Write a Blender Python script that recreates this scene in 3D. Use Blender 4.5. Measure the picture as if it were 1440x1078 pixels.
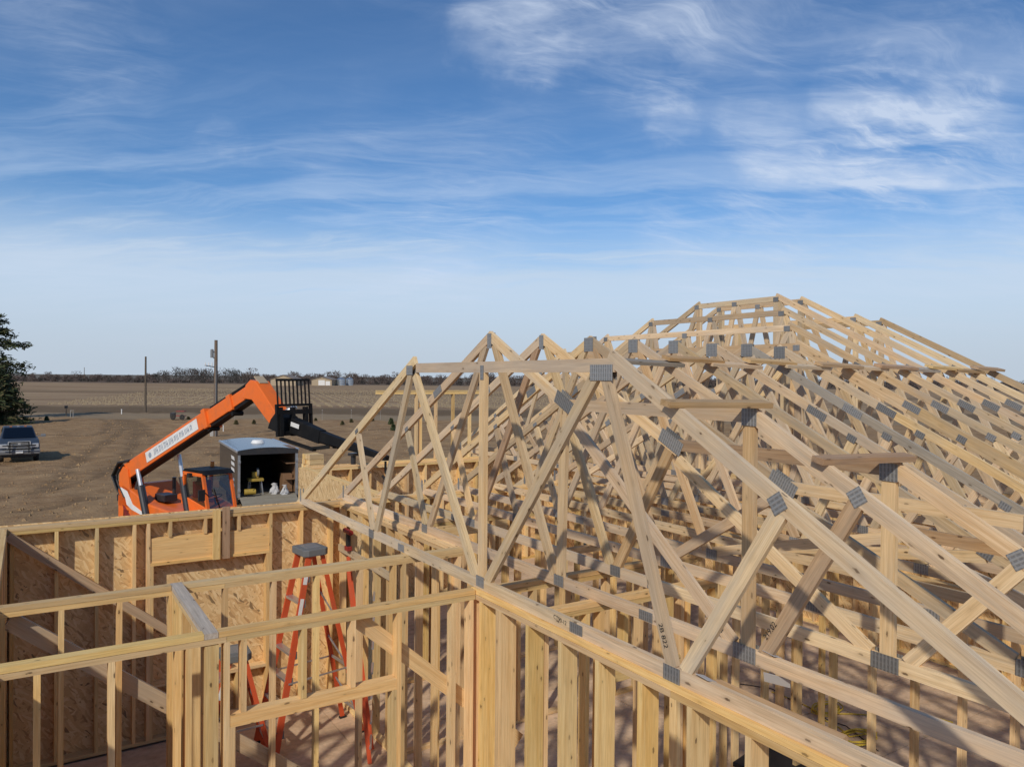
import bpy, bmesh, math, random
from mathutils import Vector, Matrix, Quaternion, noise
random.seed(7)
sc = bpy.context.scene
for o in list(bpy.data.objects): bpy.data.objects.remove(o)
COL = sc.collection

# ------------------------------------------------------------------ camera
F, PW, PH = 1065.0, 1440.0, 1078.0
TH = math.atan(680 / F); PITCH = math.atan(8 / F); ROLL = .009; HC = 4.515
fw = Vector((math.sin(TH) * math.cos(PITCH), math.cos(TH) * math.cos(PITCH), -math.sin(PITCH)))
rt0 = Vector((math.cos(TH), -math.sin(TH), 0)); up0 = rt0.cross(fw)
rt = rt0 * math.cos(ROLL) + up0 * math.sin(ROLL); up = up0 * math.cos(ROLL) - rt0 * math.sin(ROLL)
CP = Vector((0, 0, HC))
cam = bpy.data.cameras.new('camera'); co = bpy.data.objects.new('camera', cam); COL.objects.link(co)
cam.sensor_width = 36; cam.lens = F / PW * 36; cam.clip_start = .05; cam.clip_end = 8000
co.matrix_world = Matrix(((rt.x, up.x, -fw.x, 0), (rt.y, up.y, -fw.y, 0), (rt.z, up.z, -fw.z, HC), (0, 0, 0, 1)))
sc.camera = co
def ray(x, y): return fw + rt * ((x - 720) / F) - up * ((y - 539) / F)
def onx(x, y, X): r = ray(x, y); return CP + r * (X / r.x)
def ony(x, y, Y): r = ray(x, y); return CP + r * (Y / r.y)
def onz(x, y, Z): r = ray(x, y); return CP + r * ((Z - HC) / r.z)
def ond(x, y, d): return CP + ray(x, y) * d
FH = Vector((math.sin(TH), math.cos(TH), 0)); RH = Vector((math.cos(TH), -math.sin(TH), 0))

# ------------------------------------------------------------------ light
SAZ, SEL = math.radians(40), math.radians(36)
S = Vector((-math.cos(SAZ) * math.cos(SEL), -math.sin(SAZ) * math.cos(SEL), math.sin(SEL)))
sun = bpy.data.lights.new('sun', 'SUN'); sun.energy = 2.9; sun.angle = math.radians(1.6); sun.color = (1, .92, .79)
so = bpy.data.objects.new('sun', sun); COL.objects.link(so); so.rotation_euler = S.to_track_quat('Z', 'Y').to_euler(); so.location = (-30, -20, 40)
sc.cycles.max_bounces = 12; sc.cycles.diffuse_bounces = 8
sc.view_settings.view_transform = 'Standard'; sc.view_settings.look = 'None'
sc.view_settings.gamma = 1; sc.view_settings.exposure = 0.0; sc.view_settings.use_curve_mapping = False

# ------------------------------------------------------------------ node helper
class NT:
    def __init__(s, tree): s.t = tree; s.n = tree.nodes; s.n.clear()
    def __call__(s, typ, ins=None, **kw):
        nd = s.n.new(typ)
        for k, v in kw.items(): setattr(nd, k, v)
        for k, v in (ins or {}).items():
            if isinstance(v, bpy.types.NodeSocket): s.t.links.new(v, nd.inputs[k])
            else: nd.inputs[k].default_value = v
        return nd
    def link(s, a, b): s.t.links.new(a, b)
    def math(s, op, a, b=0.0, c=None, clamp=False):
        ins = {0: a, 1: b}
        if c is not None: ins[2] = c
        return s('ShaderNodeMath', ins, operation=op, use_clamp=clamp).outputs[0]
    def vmath(s, op, a, b=None, out=0, scale=None):
        nd = s('ShaderNodeVectorMath', {0: a}, operation=op)
        if b is not None:
            if isinstance(b, bpy.types.NodeSocket): s.link(b, nd.inputs[1])
            else: nd.inputs[1].default_value = b
        if scale is not None:
            if isinstance(scale, bpy.types.NodeSocket): s.link(scale, nd.inputs['Scale'])
            else: nd.inputs['Scale'].default_value = scale
        return nd.outputs[out]
    def ramp(s, fac, pts, interp='LINEAR'):
        nd = s('ShaderNodeValToRGB', {0: fac}); cr = nd.color_ramp; cr.interpolation = interp
        while len(cr.elements) < len(pts): cr.elements.new(.5)
        for e, (p, c) in zip(cr.elements, pts):
            e.position = p; e.color = (c, c, c, 1) if isinstance(c, (int, float)) else (*c, 1)
        return nd.outputs[0]
    def mix(s, fac, a, b, blend='MIX'):
        nd = s('ShaderNodeMix', data_type='RGBA', blend_type=blend)
        for i, v in ((0, fac), (6, a), (7, b)):
            if isinstance(v, bpy.types.NodeSocket): s.link(v, nd.inputs[i])
            elif i == 0: nd.inputs[0].default_value = v
            else: nd.inputs[i].default_value = (*v, 1)
        return nd.outputs[2]
    def smooth(s, v, a, b, lo=0.0, hi=1.0):
        nd = s('ShaderNodeMapRange', {0: v, 1: a, 2: b, 3: lo, 4: hi}, interpolation_type='SMOOTHSTEP'); return nd.outputs[0]
    def noise(s, vec, scale, detail=4, rough=.55, dist=0.0):
        return s('ShaderNodeTexNoise', {'Vector': vec, 'Scale': scale, 'Detail': detail, 'Roughness': rough, 'Distortion': dist}).outputs[0]
    def mapping(s, vec, loc=(0, 0, 0), rot=(0, 0, 0), scale=(1, 1, 1)):
        return s('ShaderNodeMapping', {0: vec, 1: loc, 2: rot, 3: scale}).outputs[0]

# ------------------------------------------------------------------ sky
w = bpy.data.worlds.new('World'); sc.world = w; w.use_nodes = True
n = NT(w.node_tree)
sky = n('ShaderNodeTexSky', sky_type='NISHITA', sun_disc=False, sun_elevation=SEL, sun_rotation=math.atan2(S.x, S.y), altitude=400, air_density=1.0, dust_density=.25, ozone_density=2.6)
d = n('ShaderNodeTexCoord').outputs['Generated']
sep = n('ShaderNodeSeparateXYZ', {0: d}); dz = sep.outputs[2]
inv = n.math('DIVIDE', 1.0, n.math('ADD', n.math('MAXIMUM', dz, 0.0), .14))
P = n.vmath('SCALE', d, scale=inv)
# streaks run across the sky
Pr = n.mapping(P, rot=(0, 0, TH))
wv = n('ShaderNodeTexNoise', {'Vector': n.mapping(Pr, loc=(4, 2, 0)), 'Scale': 1.6, 'Detail': 4.0}).outputs[1]
Pw = n.vmath('ADD', Pr, n.vmath('SCALE', n.vmath('SUBTRACT', wv, (.5, .5, .5)), scale=.34))
str1 = n.noise(n.mapping(n.mapping(Pw, rot=(0, 0, .12)), loc=(3.1, 1.7, 0), scale=(.6, 3.0, 1)), 1.7, 9, .60, .4)
str2 = n.noise(n.mapping(n.mapping(Pw, rot=(0, 0, -.45)), loc=(8.3, 4.2, 0), scale=(1.0, 4.6, 1)), 2.2, 10, .66, .5)
puff = n.noise(n.mapping(Pw, loc=(2.2, 7.2, 0), scale=(1.0, 1.5, 1)), 2.6, 9, .58, .3)
big = n.noise(n.mapping(Pr, loc=(1.3, 2.2, 0), scale=(.6, 1.0, 1)), .9, 2, .5)
dn = n('ShaderNodeTexNoise', {'Vector': d, 'Scale': 7.0, 'Detail': 5.0, 'Roughness': .6}).outputs[1]
dw = n.vmath('NORMALIZE', n.vmath('ADD', d, n.vmath('SCALE', n.vmath('SUBTRACT', dn, (.5, .5, .5)), scale=.16)))
def blob(px, py, r0, r1, gain):
    c = ray(px, py).normalized()
    dp = n.vmath('DOT_PRODUCT', dw, tuple(c), out=1)
    return n.math('MULTIPLY', n.smooth(dp, math.cos(math.radians(r0)), math.cos(math.radians(r1))), gain)
mask = n.math('MULTIPLY', n.smooth(big, .38, .72), .36)
for a in ((735, 15, 6.0, .5, .75), (760, 70, 3.2, .3, .35), (885, 10, 7.0, .5, .62), (1040, 30, 8, 1, .30), (925, 130, 2.6, .3, .42), (945, 175, 2.4, .3, .40), (1215, 125, 3.4, .3, .75), (1265, 215, 4.2, .5, 1.05), (1200, 225, 4, .5, .55), (1120, 255, 6, 1, .40),
          (1330, 160, 3.2, .4, .5), (1080, 185, 4, .4, .45), (1390, 205, 4, .4, .5), (1300, 275, 4, .5, .4), (1420, 290, 4, .5, .5), (1350, 60, 8, 1, .28), (110, 75, 4, .5, .22), (200, 92, 3, .5, .2), (20, 30, 6, .5, .14), (330, 215, 1.6, .3, .22), (560, 275, 9, 2, .22), (700, 265, 7, 1, .2), (150, 290, 10, 2, .2), (1010, 390, 7, 1, .6), (640, 340, 6, 1, .4)):
    mask = n.math('ADD', mask, blob(*a))
tex = n.math('ADD', n.math('MULTIPLY', n.smooth(str1, .36, .76), .50), n.math('ADD', n.math('MULTIPLY', n.smooth(str2, .40, .80), .50), n.math('MULTIPLY', n.smooth(puff, .36, .80), .42)))
cl = n.math('MULTIPLY', tex, mask, clamp=True)
cl = n.math('MULTIPLY', cl, .80)
# an old contrail
ca, cb_ = ray(372, 206).normalized(), ray(845, 258).normalized(); cn = ca.cross(cb_).normalized()
trail = n.smooth(n.math('ABSOLUTE', n.math('ADD', n.vmath('DOT_PRODUCT', d, tuple(cn), out=1), n.math('MULTIPLY', n.math('SUBTRACT', puff, .5), .006))), .0032, .0006)
mid = (ca + cb_).normalized(); trail = n.math('MULTIPLY', trail, n.smooth(n.vmath('DOT_PRODUCT', d, tuple(mid), out=1), ca.dot(mid) - .001, ca.dot(mid) + .004, 0.0, .15))
cl = n.math('MAXIMUM', cl, trail)
el = n.math('MAXIMUM', dz, 0.0)
# thin veil that thickens towards the horizon all round
veil_edge = n.math('ADD', el, n.math('MULTIPLY', n.math('SUBTRACT', str1, .5), .16))
veil = n.smooth(veil_edge, .205, .115, 0.0, .86)
band = n.math('MULTIPLY', n.smooth(str1, .38, .70), n.smooth(el, .40, .16, 0.0, .30))
base = n.mix(1.0, sky.outputs[0], (.41, .60, .765), 'MULTIPLY')
c1 = n.mix(band, base, (3.9, 4.9, 6.3))
c2 = n.mix(veil, c1, (4.05, 4.85, 5.85))
c3 = n.mix(cl, c2, (4.6, 5.25, 6.35))
low = n.smooth(el, .12, .0, 0.0, .9)
c4 = n.mix(low, c3, (3.55, 4.12, 4.8))
bg = n('ShaderNodeBackground', {0: c4, 1: .14})
out = n('ShaderNodeOutputWorld', {0: bg.outputs[0]})
SKYBG = bg

# ------------------------------------------------------------------ materials
M = {}
def newmat(name):
    m = bpy.data.materials.new(name); m.use_nodes = True; nn = NT(m.node_tree); M[name] = m
    return m, nn
def finish(nn, col, rough=.7, metal=0.0, bump=None, bstr=.3, bdist=.01, spec=.35, **kw):
    b = nn('ShaderNodeBsdfPrincipled', {'Roughness': rough, 'Metallic': metal, 'Specular IOR Level': spec})
    if isinstance(col, bpy.types.NodeSocket): nn.link(col, b.inputs['Base Color'])
    else: b.inputs['Base Color'].default_value = (*col, 1)
    for k, v in kw.items():
        b.inputs[k.replace('_', ' ')].default_value = v
    if bump is not None:
        bp = nn('ShaderNodeBump', {'Height': bump, 'Strength': bstr, 'Distance': bdist}); nn.link(bp.outputs[0], b.inputs['Normal'])
    o = nn('ShaderNodeOutputMaterial', {0: b.outputs[0]}); return b

def wood(name, light, dark, weather=.3, grey=(.30, .27, .23), knots=1.0, hue=.014, val=.26):
    m, nn = newmat(name)
    tc = nn('ShaderNodeTexCoord').outputs['Object']; oi = nn('ShaderNodeObjectInfo').outputs['Random']
    off = nn('ShaderNodeCombineXYZ', {0: nn.math('MULTIPLY', oi, 91.0), 1: nn.math('MULTIPLY', oi, 37.0), 2: nn.math('MULTIPLY', oi, 53.0)}).outputs[0]
    v = nn.vmath('ADD', tc, off)
    g1 = nn.noise(nn.mapping(v, scale=(1.1, 26, 26)), 1.6, 5, .6, .35)
    g2 = nn.noise(nn.mapping(v, scale=(3, 120, 120)), 1.5, 3, .6)
    blot = nn.noise(nn.mapping(v, scale=(1.3, 5, 5)), 1.4, 3, .5)
    col = nn.mix(nn.ramp(g1, [(.36, 0.0), (.64, 1.0)]), light, dark)
    col = nn.mix(nn.math('MULTIPLY', nn.ramp(g2, [(.45, 0.0), (.70, 1.0)]), .42), col, tuple(c * .55 for c in dark))
    # weathering / blue stain
    rw = nn.math('FRACT', nn.math('MULTIPLY', oi, 17.3))
    wf = nn.math('MULTIPLY', nn.smooth(nn.math('ADD', blot, nn.math('MULTIPLY', rw, .28)), .48, .86), weather)
    col = nn.mix(wf, col, grey)
    sn = nn.noise(nn.mapping(v, loc=(5, 3, 1), scale=(.9, 15, 15)), 1.5, 4, .6, .5)
    wf2 = nn.math('MULTIPLY', nn.smooth(nn.math('ADD', sn, nn.math('MULTIPLY', nn.math('FRACT', nn.math('MULTIPLY', oi, 41.9)), .16)), .62, .80), .55 * weather)
    col = nn.mix(wf2, col, tuple(c * .62 for c in grey))
    # knots
    kv = nn('ShaderNodeTexVoronoi', {'Vector': nn.mapping(v, scale=(6.5, 17, 17)), 'Scale': 1.0, 'Randomness': 1.0})
    kr = nn('ShaderNodeSeparateXYZ', {0: kv.outputs['Color']})
    kd = nn.math('ADD', kv.outputs['Distance'], nn.math('MULTIPLY', nn.noise(v, 75, 3), .16))
    on = nn.math('MULTIPLY', nn.math('GREATER_THAN', kr.outputs[0], .30), nn.math('ADD', .45, nn.math('MULTIPLY', kr.outputs[1], .55)))
    kn = nn.math('MULTIPLY', nn.math('MULTIPLY', nn.smooth(kd, .235, .17), .9 * knots), on)
    halo = nn.math('MULTIPLY', nn.math('MULTIPLY', nn.smooth(kd, .48, .2), .30 * knots), on)
    col = nn.mix(halo, col, tuple(c * .62 for c in dark))
    col = nn.mix(kn, col, (.085, .045, .022))
    r2 = nn.math('FRACT', nn.math('MULTIPLY', oi, 7.77)); r3 = nn.math('FRACT', nn.math('MULTIPLY', oi, 3.31))
    hs = nn('ShaderNodeHueSaturation', {'Hue': nn.math('ADD', .5 - hue * .4, nn.math('MULTIPLY', r2, hue)), 'Saturation': nn.math('ADD', .92, nn.math('MULTIPLY', r3, .18)),
            'Value': nn.math('ADD', 1 - val, nn.math('MULTIPLY', nn.math('FRACT', nn.math('MULTIPLY', oi, 29.7)), val * 1.7)), 'Color': col})
    finish(nn, hs.outputs[0], .72, bump=nn.math('ADD', g2, nn.math('MULTIPLY', g1, .6)), bstr=.25, bdist=.002, spec=.25)
    return m
wood('lumber_yellow', (.88, .625, .305), (.73, .465, .195), .22, (.60, .46, .29))
wood('lumber_pale', (.83, .62, .38), (.67, .46, .25), .58, (.48, .41, .325))
wood('lumber_tan', (.77, .555, .32), (.62, .41, .21), .45, (.46, .38, .285))
wood('lumber_brown', (.58, .375, .205), (.44, .265, .13), .3)
wood('lumber_grey', (.55, .47, .37), (.41, .34, .26), .6, (.33, .30, .26))
wood('header_wood', (.80, .54, .26), (.72, .455, .205), .1, knots=.5)
wood('pole_wood', (.20, .14, .095), (.12, .085, .06), .5, (.17, .15, .13), knots=.2)

# OSB: layered flat strands
m, nn = newmat('osb')
tc = nn('ShaderNodeTexCoord').outputs['Object']; oi = nn('ShaderNodeObjectInfo').outputs['Random']
v0 = nn.vmath('ADD', tc, nn('ShaderNodeCombineXYZ', {0: nn.math('MULTIPLY', oi, 40.0), 1: nn.math('MULTIPLY', oi, 23.0), 2: 0.0}).outputs[0])
v0 = nn.mapping(v0, scale=(1, 1, 0))
warp = nn('ShaderNodeTexNoise', {'Vector': v0, 'Scale': 7.0, 'Detail': 1.0}).outputs[1]
v = nn.vmath('ADD', v0, nn.vmath('SCALE', nn.vmath('SUBTRACT', warp, (.5, .5, .5)), scale=.06))
col = None; hgt = None
for i, (a, sx, sy) in enumerate(((.15, 8, 36), (1.0, 9, 44), (-.7, 8, 40), (2.1, 10, 42))):
    vo = nn('ShaderNodeTexVoronoi', {'Vector': nn.mapping(nn.mapping(v, rot=(0, 0, a)), loc=(i * 3.7, i * 1.9, 0), scale=(sx, sy, 1)), 'Scale': 1.0, 'Randomness': 1.0})
    vo.voronoi_dimensions = '2D'
    r = nn('ShaderNodeSeparateXYZ', {0: vo.outputs['Color']})
    c = nn.ramp(r.outputs[0], [(0.0, (.36, .195, .08)), (.15, (.60, .375, .165)), (.55, (.74, .50, .235)), (1.0, (.86, .65, .36))])
    c = nn.mix(nn.math('MULTIPLY', nn.math('GREATER_THAN', r.outputs[2], .982), .85), c, (.055, .028, .014))
    if col is None: col, hgt = c, r.outputs[0]
    else:
        k = nn.math('GREATER_THAN', r.outputs[1], .52)
        col = nn.mix(k, col, c); hgt = nn.mix(k, hgt, r.outputs[0])
fine = nn.noise(nn.mapping(v0, scale=(1, 1, 1)), 90, 3)
col = nn.mix(.25, col, nn.ramp(fine, [(.3, (.52, .33, .15)), (.7, (.80, .57, .29))]))
finish(nn, col, .62, bump=hgt, bstr=.35, bdist=.003)

# dusty subfloor
m, nn = newmat('subfloor')
gp = nn('ShaderNodeNewGeometry').outputs['Position']; oi = nn('ShaderNodeObjectInfo').outputs['Random']
a = nn.noise(nn.mapping(gp, rot=(0, 0, .4), scale=(1, 2.2, 1)), 1.3, 6, .6, .6); b = nn.noise(gp, 14, 5, .65)
col = nn.mix(nn.ramp(a, [(.32, 0.0), (.68, 1.0)]), (.52, .355, .22), (.72, .53, .36))
col = nn.mix(nn.math('MULTIPLY', nn.ramp(b, [(.4, 0.0), (.75, 1.0)]), .35), col, (.13, .095, .075))
vo = nn('ShaderNodeTexVoronoi', {'Vector': gp, 'Scale': 3.0}); 
col = nn.mix(nn.math('MULTIPLY', nn.smooth(vo.outputs['Distance'], .10, .04), .7), col, (.40, .30, .19))
hs = nn('ShaderNodeHueSaturation', {'Value': nn.math('ADD', .86, nn.math('MULTIPLY', oi, .28)), 'Color': col})
finish(nn, hs.outputs[0], .9, bump=b, bstr=.4, bdist=.01, spec=.15)

# galvanised truss plate with rows of punched slots
m, nn = newmat('truss_plate')
tc = nn('ShaderNodeTexCoord').outputs['Object']; oi = nn('ShaderNodeObjectInfo').outputs['Random']
sp = nn('ShaderNodeSeparateXYZ', {0: tc})
sx = nn.math('PINGPONG', sp.outputs[0], .0115); sy = nn.math('PINGPONG', nn.math('ADD', sp.outputs[1], .004), .016)
slot = nn.math('MULTIPLY', nn.smooth(sx, .0075, .0045), nn.math('ADD', .55, nn.math('MULTIPLY', nn.smooth(sy, .004, .0065), .45)))
sm = nn.noise(tc, 30, 3)
col = nn.mix(sm, (.26, .26, .255), (.37, .37, .36))
col = nn.mix(nn.math('MULTIPLY', slot, .42), col, (.07, .068, .066))
hs = nn('ShaderNodeHueSaturation', {'Value': nn.math('ADD', .75, nn.math('MULTIPLY', oi, .5)), 'Color': col})
finish(nn, hs.outputs[0], .5, metal=.35, bump=nn.math('SUBTRACT', 1.0, slot), bstr=.6, bdist=.003)

def paint(name, col, rough=.45, metal=0.0, dirt=.25, dirtcol=(.16, .115, .075), spec=.5, coat=0.0):
    m, nn = newmat(name)
    gp = nn('ShaderNodeTexCoord').outputs['Object']
    a = nn.noise(gp, 3.5, 6, .65); b = nn.noise(gp, 40, 3)
    c = nn.mix(nn.math('MULTIPLY', nn.smooth(a, .42, .78), dirt), col, dirtcol)
    c = nn.mix(nn.math('MULTIPLY', nn.smooth(b, .5, .8), dirt * .5), c, tuple(x * .55 for x in col))
    bb = finish(nn, c, rough, metal, bump=b, bstr=.05, bdist=.003, spec=spec)
    bb.inputs['Coat Weight'].default_value = coat
    return m
paint('orange_paint', (.86, .165, .018), .42, dirt=.3)
paint('ladder_orange', (.62, .09, .026), .55, dirt=.25)
paint('black_steel', (.006, .006, .0065), .6, dirt=.3, dirtcol=(.04, .035, .03), spec=.25)
paint('dark_cyl', (.03, .03, .033), .35, dirt=.15)
paint('white_decal', (.78, .77, .74), .5, dirt=.2)
paint('decal_grey', (.30, .34, .40), .6, dirt=.2)
paint('chrome', (.68, .68, .68), .34, metal=.55, dirt=.1)
paint('alu', (.62, .64, .66), .35, metal=.8, dirt=.15)
paint('rubber', (.022, .021, .020), .85, dirt=.5, dirtcol=(.10, .08, .06))
paint('trailer_body', (.026, .026, .029), .3, dirt=.25, dirtcol=(.13, .10, .075), coat=.3)
paint('trailer_roof', (.16, .185, .21), .22, metal=.5, dirt=.2, dirtcol=(.25, .25, .25))
paint('trailer_inside', (.035, .033, .032), .8, dirt=.2)
paint('ply_inside', (.22, .12, .06), .7, dirt=.3)
paint('ramp_wood', (.27, .24, .185), .85, dirt=.4, dirtcol=(.17, .14, .10))
paint('truck_blue', (.04, .055, .08), .5, dirt=.15, dirtcol=(.06, .06, .06), spec=.3)
paint('truck_silver', (.20, .205, .21), .5, dirt=.4, dirtcol=(.16, .13, .10))
paint('black_plastic', (.014, .014, .015), .6, dirt=.2, dirtcol=(.06, .05, .045))
paint('red_seat', (.30, .015, .02), .8, dirt=.1)
paint('cap_grey', (.15, .155, .155), .7, dirt=.2)
paint('yellow_cord', (.55, .38, .03), .6, dirt=.15)
paint('black_cord', (.015, .015, .015), .6, dirt=.2)
paint('white_paper', (.50, .49, .48), .8, dirt=.05)
paint('yellow_tool', (.42, .28, .04), .6, dirt=.5)
paint('red_tool', (.28, .025, .02), .5, dirt=.2)
paint('stamp_ink', (.02, .018, .017), .9, dirt=0)
paint('shed_tan', (.42, .33, .22), .8, dirt=.2)
paint('shed_roof', (.24, .185, .135), .6, dirt=.2)
paint('shed_white', (.74, .73, .70), .7, dirt=.1)
paint('bin_steel', (.52, .56, .60), .3, metal=.8, dirt=.15)
paint('concrete', (.36, .34, .31), .9, dirt=.4)
paint('lamp_amber', (.55, .16, .02), .25, dirt=.1)
paint('insulator', (.20, .21, .215), .4, dirt=.1)
def glass(name, tint, rough=.05, alpha=.35):
    m, nn = newmat(name)
    g = nn('ShaderNodeBsdfGlossy', {'Color': (.9, .95, 1, 1), 'Roughness': rough})
    t = nn('ShaderNodeBsdfTransparent', {'Color': (*tint, 1)})
    fr = nn('ShaderNodeFresnel', {'IOR': 1.5})
    mx = nn('ShaderNodeMixShader', {0: nn.math('ADD', fr.outputs[0], .04), 1: t.outputs[0], 2: g.outputs[0]})
    nn('ShaderNodeOutputMaterial', {0: mx.outputs[0]})
glass('cab_glass', (.55, .60, .58)); glass('truck_glass', (.10, .12, .14))

# needles / twigs
def leafmat(name, c0, c1):
    m, nn = newmat(name)
    gp = nn('ShaderNodeNewGeometry').outputs['Position']
    r = nn.noise(gp, 1.1, 3)
    r2 = nn.noise(gp, 6, 2)
    col = nn.mix(nn.ramp(nn.math('ADD', nn.math('MULTIPLY', r, .6), nn.math('MULTIPLY', r2, .4)), [(.35, 0.0), (.65, 1.0)]), c0, c1)
    finish(nn, col, .8, spec=.2)
leafmat('needles', (.022, .034, .014), (.075, .088, .036)); leafmat('needles_dry', (.055, .05, .022), (.12, .10, .045))
leafmat('bark', (.07, .05, .035), (.14, .10, .075)); leafmat('bare_wood', (.060, .045, .040), (.12, .092, .080)); leafmat('bare_dark', (.028, .028, .026), (.065, .055, .048))
leafmat('stubble', (.22, .17, .11), (.36, .29, .19))

# ------------------------------------------------------------------ object helpers
WM = {}
def link(o, parent, Mw):
    COL.objects.link(o)
    if parent is not None:
        o.parent = parent; o.matrix_basis = WM[parent.name].inverted() @ Mw
    else: o.matrix_basis = Mw
    WM[o.name] = Mw; return o
def tag(o, label, cat, group=None, kind=None):
    if label: o['label'] = label
    if cat: o['category'] = cat
    if group: o['group'] = group
    if kind: o['kind'] = kind
    return o
def thing(name, label, cat, loc=(0, 0, 0), rz=0.0, group=None):
    o = bpy.data.objects.new(name, None); o.empty_display_size = .2
    link(o, None, Matrix.Translation(Vector(loc)) @ Matrix.Rotation(rz, 4, 'Z')); return tag(o, label, cat, group)
def meshobj(name, vs, fs, mat, parent=None, Mw=None, smooth=False):
    me = bpy.data.meshes.new(name); me.from_pydata([tuple(v) for v in vs], [], fs); me.update()
    mats = mat if isinstance(mat, (list, tuple)) else [mat]
    for q in mats: me.materials.append(M[q])
    if smooth:
        for p in me.polygons: p.use_smooth = True
    o = bpy.data.objects.new(name, me)
    if Mw is None: Mw = WM[parent.name].copy() if parent is not None else Matrix.Identity(4)
    return link(o, parent, Mw)

def board(name, p0, p1, depth, thick, mat, parent=None, n=(1, 0, 0), bow=.004, warp=True):
    """a sawn board from p0 to p1 (world), depth across, thick along n; local X runs along the board"""
    p0 = Vector(p0); p1 = Vector(p1); dx = (p1 - p0); L = dx.length; dx.normalize()
    nz = Vector(n); nz = (nz - dx * nz.dot(dx)).normalized(); ny = nz.cross(dx)
    Mw = Matrix(((dx.x, ny.x, nz.x, 0), (dx.y, ny.y, nz.y, 0), (dx.z, ny.z, nz.z, 0), (0, 0, 0, 1)))
    Mw.translation = (p0 + p1) / 2
    segs = 1 if L < .7 or not warp else (3 if L < 3 else 5)
    b1 = random.uniform(-bow, bow) if L > .7 else 0; b2 = random.uniform(-bow, bow) * .6 if L > .7 else 0
    tw = random.uniform(-.012, .012) if L > .7 else 0
    vs = []; fs = []
    hd, ht = depth / 2, thick / 2
    for i in range(segs + 1):
        t = i / segs; x = (t - .5) * L; s = 4 * t * (1 - t); a = tw * (t - .5) * 2
        j = random.uniform(-.0012, .0012)
        for (yy, zz) in ((-hd, -ht), (hd, -ht), (hd, ht), (-hd, ht)):
            vs.append((x, yy * (1 + j) - zz * a + b1 * s, zz + yy * a + b2 * s))
    for i in range(segs):
        q = i * 4
        for k in range(4): fs.append((q + k, q + (k + 1) % 4, q + 4 + (k + 1) % 4, q + 4 + k)[::-1])
    fs.append((0, 1, 2, 3)[::-1]); e = segs * 4; fs.append((e, e + 1, e + 2, e + 3))
    fs = [f[::-1] for f in fs]
    return meshobj(name, vs, fs, mat, parent, Mw)

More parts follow.
